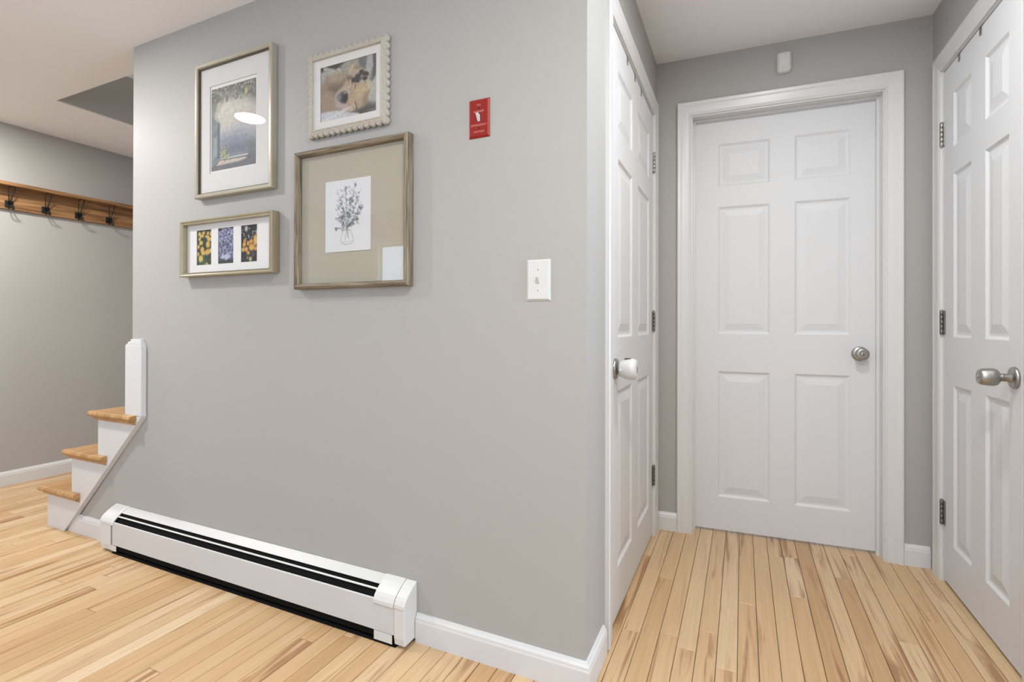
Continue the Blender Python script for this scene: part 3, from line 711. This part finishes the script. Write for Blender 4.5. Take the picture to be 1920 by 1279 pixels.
# ------------------------------------------------------------------ painted / printed pictures
class Canvas:
    def __init__(s, w_, h_, col):
        s.w, s.h = w_, h_; s.a = np.ones((h_, w_, 3)) * np.array(col, float) / 255
        s.U, s.V = np.meshgrid((np.arange(w_) + .5) / w_, (np.arange(h_) + .5) / h_); s.asp = h_ / w_
    def mix(s, m, col): m = np.clip(m, 0, 1)[..., None]; s.a = s.a * (1 - m) + m * np.array(col, float) / 255
    def ell(s, cx, cy, rx, ry, col, rot=0, soft=.25, al=1):
        c_, n_ = math.cos(rot), math.sin(rot); x = s.U - cx; y = (s.V - cy) * s.asp
        d_ = np.sqrt(((x * c_ + y * n_) / rx) ** 2 + ((-x * n_ + y * c_) / (ry * s.asp)) ** 2)
        s.mix(al * (1 + soft - d_) / (2 * soft), col)
    def poly(s, pts, col, soft=.015, al=1):
        # signed distance to polygon
        x = s.U; y = s.V * s.asp; P = [(p[0], p[1] * s.asp) for p in pts]
        dmin = np.full_like(x, 9.0); ins = np.zeros_like(x, bool)
        for i in range(len(P)):
            (ax, ay), (bx, by) = P[i], P[(i + 1) % len(P)]
            ex, ey = bx - ax, by - ay; L2 = ex * ex + ey * ey + 1e-12
            t_ = np.clip(((x - ax) * ex + (y - ay) * ey) / L2, 0, 1)
            dmin = np.minimum(dmin, np.hypot(x - ax - t_ * ex, y - ay - t_ * ey))
            cond = ((ay > y) != (by > y)) & (x < (bx - ax) * (y - ay) / (by - ay + 1e-12) + ax); ins ^= cond
        sd = np.where(ins, dmin, -dmin); s.mix(al * (sd / (2 * soft) + .5), col)
    def line(s, pts, wd, col, al=1):
        x = s.U; y = s.V * s.asp; dmin = np.full_like(x, 9.0)
        for (ax, ay), (bx, by) in zip(pts[:-1], pts[1:]):
            ay *= s.asp; by *= s.asp
            ex, ey = bx - ax, by - ay; L2 = ex * ex + ey * ey + 1e-12
            t_ = np.clip(((x - ax) * ex + (y - ay) * ey) / L2, 0, 1); dmin = np.minimum(dmin, np.hypot(x - ax - t_ * ex, y - ay - t_ * ey))
        s.mix(al * (wd / 2 + .5 / s.w - dmin) * s.w, col)
    def grad(s, f): s.a = s.a * f(s.U, s.V)[..., None]
    def noise(s, sx, sy, amt, seed=0):
        r = np.random.default_rng(seed); g = r.standard_normal((sy + 3, sx + 3))
        u = s.U * sx; v = s.V * sy; i = u.astype(int); j = v.astype(int); fu = u - i; fv = v - j
        fu = fu * fu * (3 - 2 * fu); fv = fv * fv * (3 - 2 * fv)
        n_ = (g[j, i] * (1 - fu) + g[j, i + 1] * fu) * (1 - fv) + (g[j + 1, i] * (1 - fu) + g[j + 1, i + 1] * fu) * fv
        s.a = np.clip(s.a * (1 + amt * n_[..., None]), 0, 1); return n_
    def desat(s, k, lift=0):
        g = s.a.mean(-1, keepdims=True); s.a = np.clip(g + (s.a - g) * (1 - k) + lift * (1 - s.a), 0, 1)
    def mesh(s, name, x0, x1, z0, z1, y, parent, lum=1.0):
        w_, h_ = s.w, s.h; nx, nz = w_ + 1, h_ + 1
        X, Z = np.meshgrid(np.linspace(x0, x1, nx), np.linspace(z1, z0, nz)); org = np.array(parent['_w'])
        V = np.stack([X - org[0], np.full_like(X, y) - org[1], Z - org[2]], -1).reshape(-1, 3)
        i = np.arange(nz * nx).reshape(nz, nx)
        F = np.stack([i[:-1, :-1], i[1:, :-1], i[1:, 1:], i[:-1, 1:]], -1).reshape(-1, 4)
        me_ = bpy.data.meshes.new(name); me_.from_pydata(V.tolist(), [], F.tolist())
        c_ = np.clip(s.a, 0, 1); lin = np.where(c_ > .04045, ((c_ + .055) / 1.055) ** 2.4, c_ / 12.92) * lum
        col = np.concatenate([lin, np.ones((h_, w_, 1))], -1).reshape(-1, 4)
        at_ = me_.attributes.new('ink', 'FLOAT_COLOR', 'FACE'); at_.data.foreach_set('color', col.astype(np.float32).ravel())
        me_.materials.append(M['print']); o_ = bpy.data.objects.new(name, me_); COL.objects.link(o_); o_.parent = parent
        return o_
def quadmap(xl, xr, ytl, ytr, ybl, ybr):
    def f(x, y):
        u = (x - xl) / (xr - xl); t_ = ytl + (ytr - ytl) * u; b_ = ybl + (ybr - ybl) * u
        return u, (y - t_) / (b_ - t_)
    return f

def rect_frame(parent, x0, x1, z0, z1, prof, mats, name='frame_rail', bevel=0):
    """four mitred rails; prof: closed (w inward from outer edge, t out from the wall)"""
    MB().sweep(prof, (x0, 0, z0), (0, 0, 1), z1 - z0, (1, 0, 0), (0, -1, 0), 1, -1).build(name, mats[0], parent)
    MB().sweep(prof, (x1, 0, z0), (0, 0, 1), z1 - z0, (-1, 0, 0), (0, -1, 0), 1, -1).build(name, mats[0], parent)
    MB().sweep(prof, (x0, 0, z0), (1, 0, 0), x1 - x0, (0, 0, 1), (0, -1, 0), 1, -1).build(name, mats[1], parent)
    MB().sweep(prof, (x0, 0, z1), (1, 0, 0), x1 - x0, (0, 0, -1), (0, -1, 0), 1, -1).build(name, mats[1], parent)
def mat_board(parent, x0, x1, z0, z1, holes, y, m, thick=.0015, name='mat_board'):
    """board with rectangular windows side by side (same z range)"""
    mb_ = MB(); hz0, hz1 = holes[0][2], holes[0][3]
    mb_.box(x0, x1, y - thick, y, z0, hz0); mb_.box(x0, x1, y - thick, y, hz1, z1); xx = x0
    for a, b_, _, _ in holes: mb_.box(xx, a, y - thick, y, hz0, hz1); xx = b_
    mb_.box(xx, x1, y - thick, y, hz0, hz1)
    return mb_.build(name, m, parent)

# --- frame A: garden window painting
ax0, ax1, az0, az1 = -2.0455, -1.6000, 1.5335, 2.0800
fa = thing('picture_frame', 'champagne framed garden window painting, topmost left of the pictures', 'picture', loc=((ax0 + ax1) / 2, 0, az0), group='framed pictures on the front wall')
rect_frame(fa, ax0, ax1, az0, az1, [(0, .002), (0, .026), (.003, .029), (.013, .029), (.0165, .026), (.0165, .002)], (M['frameA'], M['frameA']))
rect_frame(fa, ax0 + .0165, ax1 - .0165, az0 + .0165, az1 - .0165, [(0, .010), (0, .0225), (.0035, .0225), (.0035, .010)], (M['frameAlip'], M['frameAlip']), 'inner_lip')
mat_board(fa, ax0 + .016, ax1 - .016, az0 + .016, az1 - .016, [(-1.9700, -1.6960, 1.6330, 1.9860)], -.0130, M['matw'])
MB().box(ax0 + .016, ax1 - .016, -.0115, -.004, az0 + .016, az1 - .016).build('backing', M['matb'], fa)
q = quadmap(88, 622, 240, 88, 1225, 1115)
cv = Canvas(84, 108, (150, 152, 146))
cv.poly([(-.1, -.1), (1.1, -.1), (1.1, .30), (.75, .22), (.42, .22), (.2, .30), (.05, .55), (-.1, .6)], (82, 88, 84), .09)
cv.ell(.42, .36, .36, .22, (214, 212, 190), 0, .5); cv.ell(.5, .37, .30, .15, (222, 218, 198), 0, .6); cv.ell(.66, .40, .40, .17, (210, 200, 178), 0, .6); cv.ell(.80, .44, .25, .12, (202, 184, 172), 0, .6)
cv.ell(.55, .58, .42, .09, (170, 172, 182), 0, .7); cv.ell(.50, .68, .42, .09, (118, 124, 148), 0, .7); cv.ell(.55, .78, .40, .07, (92, 98, 120), 0, .6)
cv.line([q(115, 640), q(112, 560), q(135, 440), q(185, 330), q(270, 245)], .02, (96, 102, 100), .7)
cv.poly([q(92, 560), q(140, 610), q(190, 650), q(190, 1060), q(92, 1150)], (92, 108, 116), .02); cv.ell(*q(140, 680), .10, .07, (116, 126, 128), 0, .5)
cv.poly([q(112, 820), q(160, 800), q(160, 1030), q(100, 1090)], (128, 150, 156), .02, .8); cv.line([q(178, 640), q(178, 1060)], .035, (66, 74, 84))
cv.ell(*q(585, 930), .17, .10, (96, 100, 104), 0, .6); cv.ell(*q(600, 1060), .2, .08, (84, 88, 92), 0, .5)
cv.poly([q(88, 1150), q(190, 1050), q(620, 980), q(640, 1120), q(85, 1240)], (86, 88, 98), .01)
cv.poly([q(150, 1150), q(200, 1085), q(500, 1030), q(520, 1045), q(420, 1090)], (202, 182, 156), .014); cv.poly([q(150, 1150), q(195, 1095), q(290, 1085), q(270, 1120)], (206, 170, 156), .012)
cv.line([q(195, 1072), q(525, 1003)], .022, (196, 200, 206)); cv.line([q(195, 1085), q(525, 1020)], .014, (72, 76, 88)); cv.line([q(88, 1165), q(198, 1062)], .03, (104, 122, 132))
r_ = random.Random(3)
for k in range(46):
    u, v = q(r_.gauss(245, 26), r_.gauss(1000, 34)); cv.ell(u, v, .012, .010, r_.choice([(172, 170, 70), (120, 130, 60), (206, 202, 120), (88, 100, 62)]), r_.random() * 3, .3)
for k in range(150):
    u = r_.uniform(.02, .98); v = r_.uniform(.0, .2) * (1 - .35 * abs(u - .6)); cv.ell(u, v, r_.uniform(.01, .03), r_.uniform(.008, .02), r_.choice([(70, 78, 72), (120, 124, 112), (150, 150, 126), (92, 96, 92), (170, 166, 130)]), r_.random() * 3, .4, .8)
for k in range(60):
    u, v = q(r_.uniform(150, 420), r_.uniform(330, 640)); cv.ell(u, v, r_.uniform(.015, .03), r_.uniform(.01, .02), r_.choice([(216, 212, 186), (196, 196, 166), (186, 190, 170)]), r_.random() * 3, .5, .5)
cv.ell(*q(508, 240), .030, .045, (196, 184, 92), .1, .5); cv.noise(30, 40, .035, 5); cv.noise(60, 70, .03, 6)
cv.desat(.2); cv.a = np.clip(cv.a, 0, 1) ** .85 * .78 + np.array([.66, .665, .66]) * .22  # glare on the glass mixed into the print colours as a pale haze
cv.mesh('painting', -1.9630, -1.7035, 1.6405, 1.9725, -.0119, fa)
MB().box(ax0 + .017, ax1 - .017, -.0200, -.0190, az0 + .017, az1 - .017).build('glass', M['glass'], fa)

# --- frame B: three flower photographs
bx0, bx1, bz0, bz1 = -2.1285, -1.5870, 1.2150, 1.4460
fb = thing('picture_frame', 'pale gold landscape frame holding three small flower photographs', 'picture', loc=((bx0 + bx1) / 2, 0, bz0), group='framed pictures on the front wall')
rect_frame(fb, bx0, bx1, bz0, bz1, [(0, .002), (0, .034), (.002, .036), (.006, .036), (.010, .0325), (.0125, .0325), (.0135, .034), (.0160, .034), (.0165, .032), (.0165, .002)], (M['frameB'], M['frameB']))
PB = [(-2.0530, -1.9620), (-1.9200, -1.8290), (-1.7850, -1.6950)]
mat_board(fb, bx0 + .016, bx1 - .016, bz0 + .016, bz1 - .016, [(a, b_, 1.2635, 1.4065) for a, b_ in PB], -.0110, M['matb'])
MB().box(bx0 + .016, bx1 - .016, -.0095, -.003, bz0 + .016, bz1 - .016).build('backing', M['matb'], fb)
def tulip(cv, x, y, w_, h_, c1, c2, r_):
    cv.ell(x, y, w_, h_, c1, 0, .18); cv.ell(x - w_ * .35, y + h_ * .05, w_ * .45, h_ * .8, c2, .1, .3, .8); cv.ell(x + w_ * .4, y - h_ * .1, w_ * .35, h_ * .7, c2, -.1, .3, .6)
    cv.line([(x, y - h_ * .8), (x + w_ * .1, y + h_ * .7)], .012, (190, 130, 50), .5)
r_ = random.Random(5)
q = quadmap(125, 485, 325, 272, 1180, 1150)
cv = Canvas(34, 54, (52, 66, 44))
for k in range(120): cv.ell(r_.random(), r_.random(), .05, .03, r_.choice([(40, 54, 42), (70, 92, 48), (48, 60, 60), (90, 110, 60), (60, 62, 58)]), r_.random() * 3, .4, .8)
for k in range(9): x = r_.random(); cv.line([(x, .72), (x + r_.uniform(-.1, .1), 1)], .05, r_.choice([(72, 112, 74), (92, 128, 96), (60, 92, 66)]), .8)
for x, y, w_, h_ in [(180, 400, .09, .06), (280, 370, .10, .05), (390, 370, .08, .05), (465, 380, .09, .07), (235, 450, .16, .05), (370, 470, .16, .06), (430, 520, .17, .06), (185, 530, .09, .05), (220, 620, .13, .065), (390, 650, .14, .095), (150, 720, .11, .06), (250, 790, .13, .09), (285, 870, .17, .06), (385, 840, .16, .085), (460, 800, .11, .07), (140, 900, .10, .06), (215, 1010, .15, .10), (365, 1130, .1, .03)]:
    tulip(cv, *q(x, y), w_, h_, r_.choice([(214, 168, 62), (222, 178, 76), (208, 154, 70)]), r_.choice([(230, 196, 96), (226, 178, 84)]), r_)
cv.ell(*q(290, 520), .2, .045, (46, 58, 52), 0, .3)
cv.desat(.22, .03)
cv.mesh('flower_photo', *PB[0], 1.2635, 1.4065, -.0098, fb, .92)['label'] = 'photograph of yellow tulips'
q = quadmap(662, 1042, 255, 205, 1130, 1100)
cv = Canvas(36, 54, (96, 98, 132)); cv.ell(.5, .98, .9, .10, (58, 64, 70), 0, .4)
for k in range(330):
    u, v = r_.random(), r_.uniform(0, .86); c0 = r_.choice([(150, 152, 196), (168, 170, 206), (132, 134, 182), (182, 184, 214), (112, 114, 158), (84, 84, 120)])
    cv.ell(u, v, r_.uniform(.03, .06), r_.uniform(.014, .026), c0, r_.random() * 3, .3, .9)
for u, v in [(.42, .80), (.5, .86), (.55, .78), (.28, .82), (.66, .82)]:
    for k in range(5): a = k * 1.256; cv.ell(u + .07 * math.cos(a), v + .03 * math.sin(a), .05, .02, (192, 194, 220), a, .3, .8)
for x, y in [(775, 580), (885, 640), (880, 720), (930, 390), (890, 270)]: cv.ell(*q(x, y), .05, .03, (60, 58, 92), .4, .5)
cv.ell(.08, .04, .14, .03, (44, 46, 56), 0, .4); cv.ell(.95, .02, .12, .03, (44, 46, 56), 0, .4); cv.ell(.5, 1.0, .7, .06, (62, 70, 66), 0, .5)
cv.desat(.22, .03)
cv.mesh('flower_photo', *PB[1], 1.2635, 1.4065, -.0098, fb, .92)['label'] = 'photograph of lilac blossoms'
q = quadmap(1235, 1640, 180, 135, 1085, 1055)
cv = Canvas(36, 54, (50, 51, 54))
for k in range(60): cv.ell(r_.random(), r_.random(), .07, .04, r_.choice([(44, 45, 48), (58, 58, 62), (40, 40, 44), (66, 66, 68)]), r_.random() * 3, .5, .7)
cv.ell(*q(1355, 250), .10, .075, (176, 176, 180), .1, .3); cv.ell(*q(1625, 330), .06, .07, (170, 170, 176), 0, .3)
for x, y in [(1435, 240), (1250, 290), (1240, 345), (1290, 370), (1305, 420), (1525, 315), (1575, 320), (1520, 365), (1345, 490), (1420, 440), (1430, 470), (1520, 440), (1490, 480), (1410, 420)]: cv.ell(*q(x, y), .026, .018, (206, 206, 204), r_.random(), .4)
for x, y, w_, h_ in [(1320, 545, .09, .05), (1305, 640, .11, .075), (1480, 560, .11, .06), (1405, 610, .09, .07), (1280, 770, .12, .065), (1360, 760, .10, .07), (1600, 740, .12, .06), (1590, 520, .14, .15), (1495, 700, .19, .10), (1405, 850, .10, .055)]:
    tulip(cv, *q(x, y), w_, h_, r_.choice([(206, 128, 60), (212, 144, 70), (196, 116, 66)]), r_.choice([(226, 182, 70), (222, 164, 62)]), r_)
cv.ell(*q(1590, 540), .10, .12, (222, 190, 66), .1, .4, .8); cv.ell(*q(1495, 720), .14, .07, (226, 176, 56), 0, .4, .8)
cv.ell(*q(1530, 880), .12, .09, (70, 72, 88), .3, .4); cv.ell(*q(1390, 970), .05, .03, (196, 140, 124), 0, .3); cv.ell(*q(1462, 1000), .09, .065, (186, 182, 112), 0, .25)
for k in range(14): cv.ell(*q(r_.uniform(1240, 1380), r_.uniform(880, 1070)), .05, .03, r_.choice([(52, 74, 52), (70, 84, 66), (36, 44, 38)]), r_.random() * 3, .5, .8)
cv.desat(.22, .03)
cv.mesh('flower_photo', *PB[2], 1.2635, 1.4065, -.0098, fb, .92)['label'] = 'photograph of orange tulips on dark ground'
MB().box(bx0 + .0166, bx1 - .0166, -.0200, -.0190, bz0 + .0166, bz1 - .0166).build('glass', M['glass'], fb)

# --- frame C: scalloped frame with puppy photograph
cx0, cx1, cz0, cz1 = -1.4300, -1.0700, 1.6900, 1.9900
fc = thing('picture_frame', 'cream scalloped lace-edged frame with a sleeping puppy photograph', 'picture', loc=((cx0 + cx1) / 2, 0, cz0), group='framed pictures on the front wall')
rect_frame(fc, cx0 + .008, cx1 - .008, cz0 + .008, cz1 - .008, [(0, .002), (0, .017), (.006, .020), (.011, .0205), (.0135, .0225), (.0165, .0225), (.0178, .020), (.0178, .002)], (M['frameC'], M['frameC']))
sc = MB()
nxs, nzs = 14, 12
def scallop(x, z, dx, dz):
    pr = [(.003, .0142), (.011, .0146), (.0165, .0125), (.0185, .0085), (.0178, .0055), (.0192, .003), (.0192, 0)]
    sc.lathe(pr, (x, 0, z), (0, -1, 0), 14)
for k in range(nxs):
    x = cx0 + .0125 + (cx1 - cx0 - .025) * k / (nxs - 1)
    scallop(x, cz0 + .0125, 0, -1); scallop(x, cz1 - .0125, 0, 1)
for k in range(1, nzs - 1):
    z = cz0 + .0125 + (cz1 - cz0 - .025) * k / (nzs - 1)
    scallop(cx0 + .0125, z, -1, 0); scallop(cx1 - .0125, z, 1, 0)
sc.build('scalloped_border', M['frameC'], fc)
mat_board(fc, cx0 + .024, cx1 - .024, cz0 + .024, cz1 - .024, [(-1.3710, -1.1205, 1.7420, 1.9360)], -.0120, M['matw'])
MB().box(cx0 + .024, cx1 - .024, -.0105, -.003, cz0 + .024, cz1 - .024).build('backing', M['matb'], fc)
q = quadmap(98, 1090, 335, 40, 1290, 1015)
cv = Canvas(112, 88, (150, 146, 132))
P = lambda *a: [q(*p) for p in a]
cv.poly(P((80, 330), (560, 150), (500, 380), (300, 340), (90, 420)), (58, 54, 52), .012)
cv.poly(P((450, 280), (560, 180), (800, 100), (820, 260), (640, 400), (500, 380)), (150, 146, 128), .02)
cv.poly(P((770, 110), (960, 60), (960, 380), (800, 300)), (100, 102, 100), .02); cv.poly(P((930, 80), (1020, 60), (1030, 240), (960, 420), (900, 330)), (160, 162, 166), .02)
cv.poly(P((1020, 50), (1095, 20), (1095, 400), (1010, 520), (960, 480), (1030, 240)), (82, 84, 80), .015); cv.poly(P((980, 300), (1030, 240), (1010, 480), (960, 460)), (146, 148, 150), .02, .7)
cv.poly(P((1095, 380), (1095, 1020), (850, 1100), (900, 800), (1000, 560)), (170, 172, 164), .03); cv.poly(P((900, 870), (1095, 880), (1095, 1000), (860, 1100), (760, 1040)), (78, 78, 76), .05)
cv.poly(P((90, 420), (300, 340), (480, 350), (500, 420), (300, 560), (90, 700)), (164, 162, 150), .03); cv.poly(P((380, 350), (420, 300), (470, 320), (490, 380)), (176, 174, 164), .01)
cv.poly(P((140, 300), (190, 305), (360, 350), (150, 380)), (172, 168, 158), .015)
cv.poly(P((95, 640), (200, 480), (420, 400), (640, 380), (700, 520), (560, 560), (440, 700), (380, 900), (450, 1050), (95, 1120)), (148, 122, 96), .035)
cv.poly(P((250, 440), (600, 390), (700, 460), (500, 520), (240, 600)), (170, 146, 112), .04, .8); cv.poly(P((230, 620), (440, 600), (560, 500), (620, 540), (440, 700), (370, 780), (250, 720)), (104, 80, 64), .05, .75)
cv.poly(P((100, 760), (300, 740), (380, 900), (430, 1040), (100, 1120)), (158, 128, 102), .05, .8)
cv.poly(P((540, 540), (640, 480), (900, 540), (1010, 580), (960, 760), (900, 930), (780, 1040), (640, 1080), (480, 1040), (430, 900), (480, 700)), (180, 146, 108), .025)
cv.poly(P((700, 600), (960, 580), (940, 740), (760, 800)), (196, 162, 112), .05, .8); cv.poly(P((880, 760), (960, 680), (900, 920), (840, 980)), (120, 92, 72), .04, .7)
cv.poly(P((600, 370), (680, 240), (760, 240), (860, 310), (900, 350), (760, 400), (640, 460)), (180, 154, 118), .02); cv.line(P((610, 370), (680, 250)), .02, (200, 180, 146)); cv.ell(*q(760, 290), .06, .04, (130, 104, 82), .2, .6, .7)
cv.poly(P((640, 420), (760, 330), (880, 320), (980, 390), (960, 480), (860, 540), (720, 560), (640, 520)), (176, 158, 130), .02)
cv.poly(P((580, 450), (660, 440), (740, 540), (660, 560), (600, 510)), (88, 66, 50), .03, .85)
for x, y, rx, ry in [(770, 470, .065, .075), (830, 370, .045, .05), (900, 400, .06, .05), (885, 465, .05, .045), (690, 510, .05, .04), (760, 520, .04, .03)]: cv.ell(*q(x, y), rx, ry, (58, 52, 50), .3, .25)
cv.line(P((800, 520), (820, 440), (860, 410)), .012, (150, 140, 126), .7); cv.line(P((850, 500), (860, 440), (940, 430)), .012, (150, 140, 126), .7)
cv.poly(P((920, 500), (980, 490), (1020, 580), (960, 640), (920, 570)), (186, 182, 140), .02)
cv.line(P((640, 500), (640, 600), (600, 640)), .02, (206, 178, 140), .7); cv.line(P((730, 590), (715, 660)), .02, (110, 80, 56), .8); cv.line(P((725, 890), (750, 1000)), .02, (96, 70, 52), .8)
cv.poly(P((400, 780), (440, 680), (540, 640), (620, 700), (600, 760)), (176, 158, 130), .03); cv.ell(*q(430, 860), .075, .14, (176, 150, 146), -.2, .3); cv.ell(*q(500, 980), .09, .05, (176, 150, 146), .2, .4)
cv.ell(*q(510, 815), .085, .105, (70, 68, 70), -.1, .2); cv.ell(*q(540, 830), .05, .09, (40, 38, 40), 0, .35); cv.ell(*q(540, 735), .03, .025, (132, 130, 128), 0, .5); cv.ell(*q(430, 820), .04, .06, (116, 108, 108), 0, .4)
cv.ell(*q(660, 1030), .04, .04, (196, 168, 134), 0, .4); cv.poly(P((640, 1070), (760, 1010), (900, 960), (960, 1060), (850, 1110), (760, 1080)), (70, 68, 66), .03)
cv.poly(P((95, 1120), (400, 1050), (640, 1080), (760, 1070), (850, 1110), (95, 1310)), (186, 188, 192), .012); cv.ell(*q(330, 1160), .3, .03, (200, 202, 206), -.25, .5)
cv.noise(40, 30, .035, 8); cv.noise(90, 70, .03, 9)
cv.desat(.30, .10)
cv.mesh('puppy_photo', -1.3710, -1.1205, 1.7420, 1.9360, -.0108, fc, .95)
MB().box(cx0 + .0250, cx1 - .0250, -.0165, -.0155, cz0 + .0250, cz1 - .0250).build('glass', M['glass'], fc)

# --- frame D: line drawing of a bouquet on linen
dx0, dx1, dz0, dz1 = -1.4810, -.9770, 1.1475, 1.6440
fd = thing('picture_frame', 'large driftwood frame with a line drawing of flowers on linen', 'picture', loc=((dx0 + dx1) / 2, 0, dz0), group='framed pictures on the front wall')
rect_frame(fd, dx0, dx1, dz0, dz1, [(0, .002), (0, .026), (.003, .032), (.008, .035), (.013, .034), (.018, .029), (.0195, .024), (.0195, .002)], (M['frameDv'], M['frameDh']))
MB().box(dx0 + .019, dx1 - .019, -.0110, -.003, dz0 + .019, dz1 - .019).build('linen_mat', M['linen'], fd)
kx0, kx1, kz0, kz1 = -1.3450, -1.1425, 1.2750, 1.5245
MB().box(kx0, kx1, -.0132, -.0111, kz0, kz1).build('card', M['paper'], fd)
q = quadmap(85, 762, 190, 75, 1235, 1180)
cv = Canvas(128, 158, (212, 213, 214)); INK = (74, 76, 78); r_ = random.Random(21)
P = lambda *a: [q(*p) for p in a]
def stroke(pts, al=.75, wd=.006): cv.line(P(*pts), wd, INK, al)
stroke([(375, 880), (345, 940), (325, 1010), (322, 1060), (345, 1095), (400, 1108), (460, 1095), (508, 1062), (510, 1010), (485, 930), (462, 885)], .6); stroke([(372, 880), (420, 872), (460, 880)], .7); stroke([(370, 896), (415, 890), (455, 896)], .7)
stroke([(335, 1080), (420, 1060), (500, 1050)], .25); stroke([(418, 880), (425, 950), (438, 1012)], .9, .009); stroke([(405, 885), (400, 960), (385, 1038)], .6); stroke([(428, 890), (440, 950)], .5)
def leaf(x, y, L_, w_, a, al=.65, fill=.25):
    ca, sa = math.cos(a), math.sin(a)
    pts = [(x + ca * L_ * t_ - sa * w_ * math.sin(math.pi * t_), y + sa * L_ * t_ + ca * w_ * math.sin(math.pi * t_)) for t_ in np.linspace(0, 1, 7)]
    pts2 = [(x + ca * L_ * t_ + sa * w_ * math.sin(math.pi * t_), y + sa * L_ * t_ - ca * w_ * math.sin(math.pi * t_)) for t_ in np.linspace(1, 0, 7)]
    cv.line(P(*(pts + pts2)), .0045, INK, al)
    if fill: cv.poly(P(*(pts + pts2)), INK, .006, fill)
base = (415, 870)
tips = [(545, 165, .2), (520, 330, .3), (625, 265, .2), (395, 260, .3), (260, 285, .4), (310, 400, .4), (255, 500, .3), (480, 440, .3), (640, 520, .3), (600, 640, .3), (560, 720, .4), (500, 790, .3), (240, 700, .3), (320, 720, .3), (240, 880, .2), (430, 600, .3), (360, 540, .3), (400, 400, .3), (600, 400, .2)]
for tx, ty, bend in tips:
    mx_, my_ = (base[0] + tx) / 2 + (tx - base[0]) * -bend * .4, (base[1] + ty) / 2
    pts = [((1 - t_) ** 2 * base[0] + 2 * t_ * (1 - t_) * mx_ + t_ * t_ * tx, (1 - t_) ** 2 * base[1] + 2 * t_ * (1 - t_) * my_ + t_ * t_ * ty) for t_ in np.linspace(0, 1, 9)]
    cv.line(P(*pts), .0045, INK, .55)
    for t_ in np.linspace(.45, .95, 5):
        i = int(t_ * 8); x, y = pts[i]; a = math.atan2(ty - base[1], tx - base[0])
        leaf(x, y, r_.uniform(26, 46), r_.uniform(7, 12), a + r_.choice([-1, 1]) * r_.uniform(.5, 1.1), r_.uniform(.4, .75), r_.choice([0, .2, .35]))
for x, y, s in [(480, 445, 55), (330, 700, 55), (395, 265, 32), (620, 540, 48), (580, 640, 40), (430, 660, 42), (565, 725, 34), (500, 790, 38), (540, 210, 26), (245, 880, 26), (360, 830, 44), (450, 820, 40)]:
    for k in range(5):
        a = r_.random() * 6.28; rr = s * r_.uniform(.35, .9)
        pts = [(x + rr * .8 * math.cos(a + t_) + r_.uniform(-3, 3), y + rr * math.sin(a + t_)) for t_ in np.linspace(0, r_.uniform(1.4, 3), 7)]
        cv.line(P(*pts), .005, INK, r_.uniform(.45, .85))
    for k in range(3): leaf(x, y, s * .8, s * .18, r_.random() * 6.28, .5, r_.choice([.2, .45]))
for k in range(150):
    a = r_.random() * 6.28; rr = math.sqrt(r_.random()); x = 435 + 190 * rr * math.cos(a); y = 560 + 300 * rr * math.sin(a)
    if y > 830: continue
    leaf(x, y, r_.uniform(18, 44), r_.uniform(4, 11), math.atan2(y - 880, x - 415) + r_.gauss(0, .6), r_.uniform(.2, .5), r_.choice([0, 0, .12, .25]))
cv.mesh('line_drawing', kx0, kx1, kz0, kz1, -.01335, fd, 1.02)
MB().box(dx0 + .0196, dx1 - .0196, -.0175, -.0165, dz0 + .0196, dz1 - .0196).build('glass', M['glass'], fd)

# ------------------------------------------------------------------ tidy
for o in bpy.data.objects:
    if '_w' in o.keys(): del o['_w']
